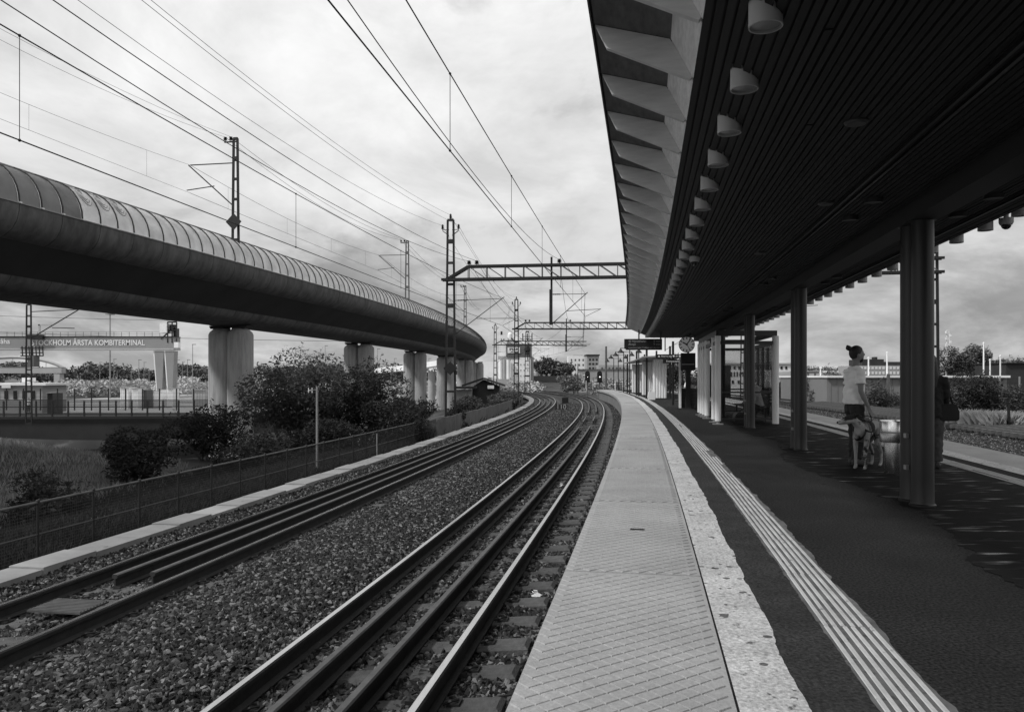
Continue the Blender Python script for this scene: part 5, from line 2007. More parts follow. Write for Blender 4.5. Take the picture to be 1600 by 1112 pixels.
mb.build('hoist_frame', 'steel_dark', cr)
q = at(277, 539, D); mb = MB(); mb.box(q, (.9, 1.2, 1.2)); mb.build('cabin', 'plaster', cr)
q = at(138, 536, D); text('lettering', 'STOCKHOLM ÅRSTA KOMBITERMINAL', 1.62, 'text_white', cr, (q.x, D - .06, q.z + .05), 0, .01, sx=.86, bold=.02)
q = at(3, 533.5, D); text('lettering', 'edåha', 1.5, 'text_white', cr, (q.x, D - .06, q.z), 0, .01, bold=.02)
# trolley and spreader at the left of the beam
tr = thing('crane_trolley', 'dark trolley with spreader hanging from the container crane beam', 'crane trolley', at(55, 560, D))
x0t, x1t, z0t, z1t = pxbox(47, 523, 71, 530, D)
block(tr, 'carriage', x0t, x1t, D - 1.2, D - .3, z0t, z1t, 'steel_dark')
x0t, x1t, z0t, z1t = pxbox(64, 507, 66.5, 527, D)
block(tr, 'boom_post', x0t, x1t, D - 1.0, D - .7, z0t, z1t, 'crane_pale')
x0t, x1t, z0t, z1t = pxbox(64, 507, 84, 509, D)
block(tr, 'boom', x0t, x1t, D - 1.0, D - .7, z0t, z1t, 'crane_pale')
mb = MB()
for xx in np.linspace(38, 70, 7):
    mb.bar(at(xx, 541, D) + Vector((0, -.8, 0)), at(xx + 1, 556, D) + Vector((0, -.8, 0)), .18)
for yy in (544, 551, 556):
    mb.bar(at(36, yy, D) + Vector((0, -.8, 0)), at(71, yy, D) + Vector((0, -.8, 0)), .22)
mb.build('spreader', 'steel_dark', tr)
x0t, x1t, z0t, z1t = pxbox(51, 556, 61, 573, D)
block(tr, 'operator_cabin', x0t, x1t, D - 1.8, D + .2, z0t, z1t, 'plaster_dark')
# second crane and arched bridge far behind
D2 = 300
c2_ = thing('second_crane', 'smaller pale gantry crane far behind at left', 'crane', at(88, 612, D2))
for nm, bx, m_ in (('main_beam', (-60, 575, 96, 583), 'crane_pale'), ('leg', (84, 584, 93, 614), 'crane_pale'), ('upper_flange', (-60, 573.5, 96, 574.8), 'crane')):
    a = pxbox(*bx, D2); block(c2_, nm, a[0], a[1], D2, D2 + 3, a[2], a[3], m_)
D3 = 430
ab = thing('arch_bridge', 'curved steel arch of a bridge far behind at left', 'bridge', at(110, 595, D3))
for off, r_ in ((0, .85), (14, .75)):
    pts = [at(20 + 92 * math.sin(t_), 592 - 34 * math.cos(t_), D3 + off) for t_ in np.linspace(-1.45, 1.5, 22)]
    MB().tube(pts, r_, 8).build('arch_rib', 'crane_pale', ab, True)
mb = MB()
for t_ in np.linspace(-1.2, 1.2, 9):
    a = at(20 + 92 * math.sin(t_), 592 - 34 * math.cos(t_), D3); mb.bar(a, (a.x, a.y, at(0, 590, D3).z), .2)
mb.build('hanger', 'crane_pale', ab)
mb = MB(); mb.bar(at(-120, 591, D3), at(118, 591, D3), 8, 1.4); mb.build('deck', 'crane', ab)
D4 = 460
o = thing('distant_block', 'grey flat-topped building seen through the bridge arch', 'building', at(22, 600, D4))
a = pxbox(8, 568, 36, 600, D4); block(o, 'wall', a[0], a[1], D4, D4 + 8, a[2], a[3], 'plaster_grey')
a = pxbox(12, 565.5, 33, 567.9, D4); block(o, 'parapet', a[0], a[1], D4 + 1, D4 + 7, a[2], a[3], 'plaster_dark')
# low white terminal building with roof unit
D5 = 110
o = thing('terminal_hut', 'low pale flat-roofed terminal building at the left edge', 'building', at(30, 640, D5))
a = pxbox(-70, 602, 66, 645, D5); block(o, 'wall', a[0], a[1], D5, D5 + 6, a[2], a[3], 'plaster_grey')
a2 = pxbox(-74, 598.5, 74, 602, D5); block(o, 'roof_edge', a2[0], a2[1], D5 - .4, D5 + 6.4, a2[2], a2[3], 'plaster')
windows(o, a[0] + 5.2, a[1] - .6, D5, a[3] - 1.9, a[3] - .7, 5, 1, .38, .95)
a3 = pxbox(6, 600.5, 20, 606, D5); q = block(o, 'sign_board', a3[0], a3[1], D5 - .5, D5 - .42, a3[2], a3[3], 'white')
a4 = pxbox(27, 590, 39, 597, D5); block(o, 'roof_unit', a4[0], a4[1], D5 + 1, D5 + 2.5, a4[2], a4[3], 'plaster')
# parked trailers and containers in the yard
yd = ((188, 605, 201, 622, 140, 'plaster', 'white container end beside the trailers in the yard'), (206, 607, 216, 622, 140, 'plaster', 'narrow white trailer standing in the yard'),
      (231, 611, 241, 624, 145, 'plaster', 'white box trailer near the crane legs'), (247, 609, 252, 622, 150, 'white_paint', 'small white van body at the left crane leg'),
      (262, 607, 271, 620, 150, 'plaster', 'white container under the right crane leg'), (301, 609, 322, 626, 150, 'plaster_grey', 'grey container just left of the nearest viaduct pier'),
      (217, 609, 229, 624, 142, 'plaster_dark', 'dark container between white trailers'), (74, 614, 82, 632, 108, 'steel_dark', 'black bin box beside the terminal building'))
for i, (xa, ya, xb, yb, dd, m_, lb) in enumerate(yd):
    a = pxbox(xa, ya, xb, yb, dd)
    a = (a[0], a[1], float(ground_z((a[0] + a[1]) / 2, dd)) + (.1 if dd > 126 else 0), a[3])
    o = thing('container', lb, 'container', ((a[0] + a[1]) / 2, dd, a[2]), group='containers in the yard')
    block(o, 'box', a[0], a[1], dd, dd + 2.5, a[2], a[3], m_)
    mb = MB()
    for k in range(5):
        xx = a[0] + (a[1] - a[0]) * (k + .5) / 5
        mb.box((xx, dd - .04, (a[2] + a[3]) / 2), (.08, .07, a[3] - a[2] - .1))
    mb.build('corrugation', m_, o)
    mb = MB(); mb.box(((a[0] + a[1]) / 2, dd + 1, a[3] + .04), (a[1] - a[0] + .06, 2.6, .08)); mb.build('roof', 'plaster_grey', o)
# lamp poles of the yard
for i, (px_, ty, dd) in enumerate(((172, 489, 210), (301, 538, 200), (156, 566, 260), (178, 561, 250), (217, 562, 240), (225, 566, 270), (277, 562, 255), (285, 565, 275), (293, 562, 245), (183, 579, 220), (205, 579, 225), (233, 579, 230), (254, 579, 235), (462, 545, 230), (508, 540, 240), (590, 545, 235), (616, 560, 240), (670, 560, 260))):
    t_ = at(px_, ty, dd)
    words = ('tallest high-mast light with a ring of lamps behind the crane', 'tall lamp pole just left of the nearest viaduct pier')
    lb = words[i] if i < 2 else 'lamp pole %s, its top %s' % (('at the dark wood', 'behind the crane text', 'under the crane beam end', 'near the crane legs', 'right of the crane legs', 'beside the right crane leg', 'close to the nearest pier', 'in the scrub at left', 'in the scrub by the trailers', 'in the scrub by the box trailer', 'in the scrub by the left crane leg', 'left over the big tree', 'right over the big tree', 'behind the second pier', 'left of the third pier', 'right of the third pier')[i - 2], 'above the trees' if ty < 570 else 'below the treetops')
    o = thing('yard_lamp', lb, 'lamp post', (t_.x, dd, -4.3), group='lamp poles of the container yard')
    mb = MB(); mb.cyl((t_.x, dd, -4.3), (t_.x, dd, t_.z), .13 if i else .22, .07 if i else .14, n=6); mb.build('pole', 'galv', o)
    mb = MB()
    if i == 0:
        mb.lathe((t_.x, dd, t_.z - .4), [(.2, .3), (1.1, .15), (1.2, 0), (1.0, 0), (.2, .15)], 14)
    else:
        mb.box((t_.x + .35, dd, t_.z), (.9, .3, .14))
    mb.build('lamp_head', 'mast_pale', o)

# shed by the track
D6 = 75
sd = thing('gable_shed', 'dark gabled shed with white air unit beyond the viaduct piers', 'shed', at(755, 625, D6))
a = pxbox(738, 604, 780, 645, D6); block(sd, 'wall', a[0], a[1], D6, D6 + 4, a[2], a[3], 'roof_dark')
ap, el, er = at(755, 592, D6), at(722, 603.5, D6), at(789, 603.5, D6)
mb = MB()
for p_, q_ in ((el, ap), (ap, er)):
    mb.prism([p_ + Vector((0, -.6, 0)), q_ + Vector((0, -.6, 0)), q_ + Vector((0, -.6, .14)), p_ + Vector((0, -.6, .14))], (0, 5.2, 0))
mb.prism([at(738, 604.2, D6) + Vector((0, .05, 0)), at(780, 604.2, D6) + Vector((0, .05, 0)), at(755, 593.2, D6) + Vector((0, .05, 0))], (0, 3.9, 0))
mb.build('roof', 'roof_dark', sd)
a = pxbox(762, 602, 772, 607, D6); block(sd, 'air_unit', a[0], a[1], D6 - .5, D6 - .06, a[2], a[3], 'plaster')
a = pxbox(712, 604, 744, 607, D6 - 3); block(sd, 'porch_roof', a[0], a[1], D6 - 3.5, D6 - .1, a[2], a[3], 'roof_dark')
a = pxbox(712, 609, 736, 645, D6 - 2); block(sd, 'annex', a[0], a[1], D6 - 2.4, D6 - .2, a[2], a[3], 'plaster_grey')

# second, lower viaduct seen between the piers
lv = thing('distant_viaduct', 'pale second viaduct curving behind the piers', 'viaduct', at(640, 610, 190))
rings = []
for f_ in np.linspace(0, 1, 14):
    p = at(575 + 125 * f_, 575 - 15 * f_ ** 1.5, 190 - 45 * f_)
    p2 = at(575 + 125 * f_, 583 - 15 * f_ ** 1.5, 190 - 45 * f_)
    rings.append([p, p2, p2 + Vector((1, 6, 0)), p + Vector((1, 6, 0))])
mb = MB(); mb.loft(rings); mb.build('deck', 'plaster', lv)
for px_, d_ in ((612, 180), (672, 160), (588, 188)):
    q = at(px_, 580, d_); mb = MB(); mb.cyl((q.x, q.y + 3, -4.5), (q.x, q.y + 3, q.z), .75, n=14); mb.build('pier', 'plaster_grey', lv, True)

# cement works
D7 = 240
cw = thing('cement_works', 'white cement works with silos and a dark tower bearing a white sign', 'factory', at(800, 610, D7))
for nm, bx, dp, m_ in (('hall', (798, 562, 829, 620), 10, 'plaster'), ('left_hall', (755, 565, 777, 620), 10, 'plaster'), ('sign_tower', (791, 537, 831, 557), 8, 'plaster_dark'), ('tower_leg', (829.3, 557.1, 834, 620), 7, 'plaster_grey'),
                       ('elevator_tower', (780, 523, 790.5, 556), 6, 'plaster'), ('conveyor_house', (778, 556, 812, 562), 9, 'plaster_grey'), ('low_shed', (775, 592, 803, 620), 14, 'plaster_grey'), ('side_store', (700, 585, 756, 620), 12, 'plaster_grey')):
    cwo = {'hall': 0, 'left_hall': .2, 'sign_tower': -.1, 'tower_leg': 1.1, 'elevator_tower': .5, 'conveyor_house': .3, 'low_shed': -6, 'side_store': 1.5}[nm]
    a = pxbox(*bx, D7); block(cw, nm, a[0], a[1], D7 + cwo, D7 + dp, a[2], a[3], m_)
for px_ in (782, 788, 794):
    t_ = at(px_, 562, D7 - 1); mb = MB(); mb.cyl((t_.x, D7 - 1, -4.5), (t_.x, D7 - 1, t_.z), .62, n=14); mb.build('silo', 'plaster' if px_ != 788 else 'plaster_grey', cw, True)
t_ = at(797, 522, D7); mb = MB(); mb.cyl((t_.x, D7 + 3, at(0, 538, D7).z), (t_.x, D7 + 3, t_.z), .75, n=12); mb.ball((t_.x, D7 + 3, t_.z), .75, 10, 6); mb.build('filter_drum', 'plaster', cw, True)
mb = MB(); mb.bar(at(799, 528, D7), at(806, 536, D7), .5); mb.build('chute', 'plaster_dark', cw)
t_ = at(783.5, 517, D7); mb = MB(); mb.cyl((t_.x, D7 + 2, at(0, 524, D7).z), (t_.x, D7 + 2, t_.z), .3, n=8); mb.build('chimney', 'black', cw)
a = pxbox(793, 542.5, 812.5, 551.5, D7); sg_ = block(cw, 'sign_board', a[0], a[1], D7 - .3, D7 - .15, a[2], a[3], 'white')
q = at(803, 545.6, D7); text('lettering', 'IFEAM', .95, 'text_dark', sg_, (q.x, D7 - .33, q.z), 0, .004, bold=.03, sx=1.1)
q = at(803.5, 549.8, D7); text('lettering', 'THE SOUL', .5, 'text_dark', sg_, (q.x, D7 - .33, q.z), 0, .004, bold=.01)
a = pxbox(800, 565, 827, 600, D7); windows(cw, a[0], a[1], D7, a[2], a[3], 5, 4, .3, .25, 'plaster_grey')
# antenna mast on the works side
t_ = at(824, 518, 130)
o = thing('antenna_mast', 'dark antenna mast with panels behind the second gantry mast', 'mast', (t_.x, 130, -2))
mb = MB(); lattice(mb, (t_.x, 130, -2), (t_.x, 130, t_.z), .9, .5, (1, 0, 0), .14, 1.2); mb.build('mast', 'mast', o)
for dx_ in (-.75, 0, .75):
    mb = MB(); mb.box((t_.x + dx_, 129.8, t_.z - .9), (.16, .2, 1.2)); mb.build('antenna_panel', 'mast', o)
mb = MB(); mb.bar((t_.x - .8, 130, t_.z - .8), (t_.x + .8, 130, t_.z - .8), .1); mb.lathe((t_.x, 129.9, t_.z - 3.4), [(.2, 0), (.5, .3), (.45, .8), (.2, 1.0)], 10); mb.build('antenna_cluster', 'mast', o)
# dark-roofed depot and its wall
D8 = 250
o = thing('depot', 'long low depot with dark roof band left of the far signals', 'building', at(855, 610, D8))
a = pxbox(826, 596, 880, 619, D8); block(o, 'wall', a[0], a[1], D8, D8 + 6, a[2], a[3], 'plaster_grey')
a = pxbox(824, 587, 881, 595.8, D8); block(o, 'roof', a[0], a[1], D8 - .5, D8 + 6.5, a[2], a[3], 'plaster_dark')
# apartment blocks
D9 = 420
ap_ = thing('apartment_block', 'white tall apartment block beyond the far bend', 'building', at(904, 605, D9))
a = pxbox(888, 556, 916, 606, D9); block(ap_, 'wall', a[0], a[1], D9, D9 + 10, a[2], a[3], 'plaster'); windows(ap_, a[0] + .6, a[1] - .6, D9, a[2] + 3, a[3] - .8, 4, 5, .35, .4, 'plaster_dark')
a = pxbox(895, 553.5, 912, 555.9, D9); block(ap_, 'roof_house', a[0], a[1], D9 + 2, D9 + 8, a[2], a[3], 'plaster_grey')
ap2 = thing('apartment_block', 'grey apartment block with dark window bands right of the white one', 'building', at(927, 600, D9))
a = pxbox(916.6, 556, 936, 604, D9 - 12); block(ap2, 'wall', a[0], a[1], D9 - 12, D9, a[2], a[3], 'plaster_grey'); windows(ap2, a[0] + .8, a[1] - .4, D9 - 12, a[2] + 4, a[3] - .8, 3, 5, .62, .5, 'roof_dark')
a = pxbox(916, 553.5, 937, 555.8, D9 - 12); block(ap2, 'roof', a[0], a[1], D9 - 12.6, D9 + .5, a[2], a[3], 'roof_dark')
ap3 = thing('apartment_block', 'low grey block behind the platform lamps', 'building', at(960, 600, 300))
a = pxbox(936, 570, 985, 606, 300); block(ap3, 'wall', a[0], a[1], 300, 310, a[2], a[3], 'plaster_grey'); windows(ap3, a[0] + .5, a[1] - .5, 300, a[2] + 3, a[3] - .4, 8, 3, .5, .45, 'plaster_dark')
# bank wall behind the platform end, with a rail
o = thing('bank_wall', 'pale retaining wall with top rail behind the platform end', 'wall', at(950, 610, 170))
a = pxbox(904, 578, 1000, 613, 170); block(o, 'wall', a[0], a[1], 170, 171, a[2], a[3], 'plaster_grey')
a = pxbox(903, 576.5, 1001, 577.8, 170); block(o, 'coping', a[0], a[1], 169.8, 171.2, a[2], a[3], 'plaster_dark')
for px_, ty, dd, r_, lb in ((947, 541, 105, .16, 'thick grey pole rising beyond the platform end'), (903, 568, 100, .07, 'thin dark pole left of the far signals'), (1008, 562, 64, .05, 'dark post beside the far shelter walls')):
    t_ = at(px_, ty, dd); o = thing('pole', lb, 'pole', (t_.x, dd, -1.5))
    mb = MB(); mb.cyl((t_.x, dd, -1.5), (t_.x, dd, t_.z), r_, r_ * .8, n=10); mb.build('shaft', 'mast_pale' if r_ > .1 else 'mast', o, True)
    mb = MB(); mb.box((t_.x, dd, -1.3), (r_ * 4, r_ * 4, .3)); mb.build('base', 'wall_concrete', o)

# ---- right-hand side
D10 = 160
o = thing('white_office', 'white two-storey office building seen through the glass shelter', 'building', at(1190, 620, D10))
a = pxbox(1118, 570, 1236, 624, D10); block(o, 'wall', a[0], a[1], D10, D10 + 10, a[2], a[3], 'plaster')
a = pxbox(1116, 567, 1238, 569.8, D10); block(o, 'parapet', a[0], a[1], D10 - .3, D10 + 10.3, a[2], a[3], 'plaster_grey')
a = pxbox(1122, 571.5, 1232, 577.5, D10); windows(o, a[0], a[1], D10, a[2], a[3], 15, 1, .42, .75)
a = pxbox(1122, 580, 1232, 589, D10); windows(o, a[0], a[1], D10, a[2], a[3], 24, 1, .42, .8)
a = pxbox(1122, 593, 1232, 600, D10); windows(o, a[0], a[1], D10, a[2], a[3], 12, 1, .35, .7)
D11 = 70
o = thing('warehouse', 'long grey warehouse with white roof edge and dark lettering', 'building', at(1430, 620, D11))
a = pxbox(1292, 590, 1573, 650, D11); block(o, 'wall', a[0], a[1], D11, D11 + 12, a[2], a[3], 'roof_grey')
for k in range(26):
    xx = a[0] + (a[1] - a[0]) * (k + .5) / 26
    mb = MB(); mb.box((xx, D11 - .02, (a[2] + a[3]) / 2), (.05, .05, a[3] - a[2] - .02)); mb.build('wall_rib', 'roof_grey', o)
a2 = pxbox(1290, 586.6, 1575, 589.8, D11); block(o, 'roof_edge', a2[0], a2[1], D11 - .35, D11 + 12.3, a2[2], a2[3], 'plaster')
q = at(1493, 596, D11); text('lettering', 'Brems', .78, 'text_dark', o, (q.x, D11 - .06, q.z), 0, .004)
mb = MB(); mb.bar(at(1352, 613, D11 - 4), at(1382, 588, D11 - 4), .05); mb.bar(at(1388, 584, D11 - 4), at(1388, 618, D11 - 4), .2); mb.build('gate_boom', 'mast_pale', o)
D12 = 95
o = thing('low_depot', 'low white-walled depot with grey roof left of the standing man', 'building', at(1280, 610, D12))
a = pxbox(1215, 588, 1330, 640, D12); block(o, 'wall', a[0], a[1], D12, D12 + 8, a[2], a[3], 'plaster')
mb = MB(); mb.prism([at(1212, 588, D12) + Vector((0, -.4, 0)), at(1332, 588, D12) + Vector((0, -.4, 0)), at(1325, 579, D12) + Vector((0, 5, 0)), at(1262, 579, D12) + Vector((0, 5, 0))], (0, 6, -.1)); mb.build('roof', 'roof_grey', o)
a = pxbox(1300, 581.5, 1325, 583, D12 - 1); mb = MB(); mb.box(((a[0] + a[1]) / 2, D12 + 1.9, a[3] + .1), (a[1] - a[0], .3, .2)); mb.build('skylight', 'plaster', o)
D13 = 200
o = thing('office_block', 'wide office block with dark roof storey behind the standing man', 'building', at(1380, 600, D13))
a = pxbox(1340, 571, 1440, 616, D13); block(o, 'wall', a[0], a[1], D13, D13 + 12, a[2], a[3], 'plaster_grey')
a = pxbox(1338, 572.5, 1440, 577, D13); windows(o, a[0], a[1], D13, a[2], a[3], 18, 1, .6, .8, 'white'); a = pxbox(1338, 580, 1440, 585, D13); windows(o, a[0], a[1], D13, a[2], a[3], 18, 1, .55, .8, 'white')
a = pxbox(1350, 561, 1384, 570.8, D13); block(o, 'roof_storey', a[0], a[1], D13 + 1, D13 + 9, a[2], a[3], 'roof_dark')
a = pxbox(1384.3, 565, 1440, 570.8, D13); block(o, 'roof_wing', a[0], a[1], D13 + 1, D13 + 9, a[2], a[3], 'roof_dark')
a = pxbox(1376, 557, 1379.5, 561, D13); block(o, 'chimney', a[0], a[1], D13 + 3, D13 + 5, a[2], a[3], 'roof_dark')
o = thing('dark_shed', 'dark flat building at the right edge behind the trees', 'building', at(1590, 582, 90))
a = pxbox(1572, 568, 1640, 585, 90); block(o, 'wall', a[0], a[1], 90, 96, a[2] - 2.5, a[3], 'roof_dark'); a = pxbox(1570, 566.5, 1642, 567.9, 90); block(o, 'roof', a[0], a[1], 89.7, 96.3, a[2], a[3], 'steel_dark')
# telecom mast
t_ = at(1481, 516, 250)
o = thing('telecom_mast', 'slim pale telecom lattice mast above the trees at right', 'mast', (t_.x, 250, -2))
mb = MB(); lattice(mb, (t_.x, 250, -2), (t_.x, 250, t_.z), 1.3, .7, (1, 0, 0), .25, 1.4); mb.build('mast', 'white_paint', o)
for k in range(6):
    mb = MB(); mb.box((t_.x + (.7 if k % 2 else -.7), 249.7, t_.z - .6 - k * 1.0), (.45, .4, .8)); mb.build('antenna_panel', 'plaster', o)
# flag and lamp poles at right
for px_, ty, by, dd, lb in ((1357, 559, 590, 72, 'white flagpole right of the man\'s head'), (1386, 551, 588, 72, 'thin white flagpole left of the nearest columns'), (1537, 536, 580, 75, 'tall white lamp pole right of the distant trees'), (1547, 562, 581, 75, 'short white pole beside the tall lamp pole'), (1563, 556, 580, 75, 'short grey pole near the dark flat building'), (1282, 575, 592, 72, 'short white pole at the low depot')):
    t_ = at(px_, ty, dd); b = at(px_, by, dd)
    o = thing('pole', lb, 'pole', (t_.x, dd, -1.8), group='pale poles beyond the far track')
    mb = MB(); mb.cyl((t_.x, dd, -1.8), (t_.x, dd, t_.z), .09, .06, n=8); mb.build('shaft', 'white_paint', o, True)
    mb = MB(); mb.ball((t_.x, dd, t_.z), .1, 8, 6); mb.build('finial', 'white_paint', o)
# small open canopy frame beyond the far track
o = thing('open_frame_shelter', 'small flat-roofed open shelter frame beyond the far track', 'shelter', at(1268, 640, 76))
a = pxbox(1252, 580.5, 1278, 583, 76); mb = MB(); mb.box(((a[0] + a[1]) / 2, 76.8, (a[2] + a[3]) / 2), (a[1] - a[0], 2.2, .14), 0, rx=0); mb.build('roof', 'roof_dark', o)
for px_ in (1264, 1275):
    q = at(px_, 583, 76); mb = MB(); mb.bar((q.x, 76.2, -1.4), (q.x, 76.2, q.z), .14); mb.build('post', 'galv', o)
mb = MB(); mb.cyl(at(1262.5, 627, 76) + Vector((0, -.1, 0)), at(1262.5, 627, 76) + Vector((0, .0, 0)), .25, n=14); mb.build('round_sign', 'mast', o)
o = thing('garden_hut', 'tiny pale hut with white pointed roof among the shrubs', 'hut', at(1308, 625, 80))
a = pxbox(1305, 614, 1315, 637, 80); block(o, 'wall', a[0], a[1], 80, 81.4, a[2], a[3], 'plaster_grey')
mb = MB(); mb.prism([at(1297, 613.8, 80), at(1308, 613.8, 80), at(1303, 609.5, 80)], (0, 1.5, 0)); mb.build('roof', 'white', o)
# wire fence at right
wf = thing('wire_fence', 'wire fence with pale posts behind the dry grass at right', 'fence', at(1560, 650, 46))
for px_ in (1510, 1562, 1593, 1640):
    t_ = at(px_, 588, 46.5); mb = MB(); mb.cyl((t_.x, 46.5, -1.7), (t_.x, 46.5, t_.z), .055, n=8); mb.build('post', 'galv', wf, True)
for k in range(9):
    a, b = at(1500, 592 + k * 6, 46.5), at(1660, 592 + k * 6, 46.5); mb = MB(); mb.bar(a, b, .014); mb.build('wire', 'fence_steel', wf)
lf = thing('low_rail_fence', 'low dark rail on posts in front of the tall grass', 'fence', at(1575, 650, 36))
a, b = at(1548, 631, 36), at(1640, 634, 36)
mb = MB(); mb.bar(a, b, .05); mb.build('rail', 'mast', lf)
for px_ in (1576, 1630):
    t_ = at(px_, 632, 36); mb = MB(); mb.bar((t_.x, 36, -1.6), (t_.x, 36, t_.z), .09); mb.build('post', 'mast', lf)
# ------------------------------------------------------------------ people and the dog
def hand(mb, w, d, side, curl=.5, s=1.0):
    """palm at wrist w, pointing along d, with five bent fingers"""
    w, d = Vector(w), Vector(d).normalized()
    sd = Vector(side).normalized()
    nr = d.cross(sd).normalized()
    p1 = w + d * .085 * s
    mb.tube([w, w + d * .03 * s, w + d * .06 * s, p1], [.024 * s, .034 * s, .038 * s, .034 * s], 8, ry=[.02 * s, .017 * s, .016 * s, .013 * s], up=nr)
    for k, ln in enumerate((.07, .08, .075, .06)):
        b = p1 + sd * (k - 1.5) * .018 * s - d * .008
        a1 = b + (d * math.cos(curl * .5) + nr * math.sin(curl * .5)) * ln * .5 * s
        a2 = a1 + (d * math.cos(curl * 1.5) + nr * math.sin(curl * 1.5)) * ln * .5 * s
        mb.tube([b, a1, a2], [.0095 * s, .009 * s, .0075 * s], 6)
    t0 = w + d * .025 * s - sd * .03 * s
    t1_ = t0 + (d * .7 - sd * .6).normalized() * .04 * s
    mb.tube([t0, t1_, t1_ + (d + nr * curl * .6).normalized() * .03 * s], [.012 * s, .011 * s, .009 * s], 6)


def mk(base, rz, s=1.0):
    M = Matrix.Translation(base) @ Matrix.Rotation(rz, 4, 'Z') @ Matrix.Scale(s, 4)
    return lambda x, y, z: M @ Vector((x, y, z))


def ring_torso(mb, T, rows, n=18):
    """rows: (x, z, half depth, half width)"""
    rings = []
    for x, z, a, b in rows:
        rings.append([T(x + a * math.cos(t_), b * math.sin(t_), z) for t_ in [2 * math.pi * i / n for i in range(n)]])
    mb.loft(rings)


def limb(mb, T, pts, rad, n=10):
    mb.tube([T(*p) for p in pts], rad, n)


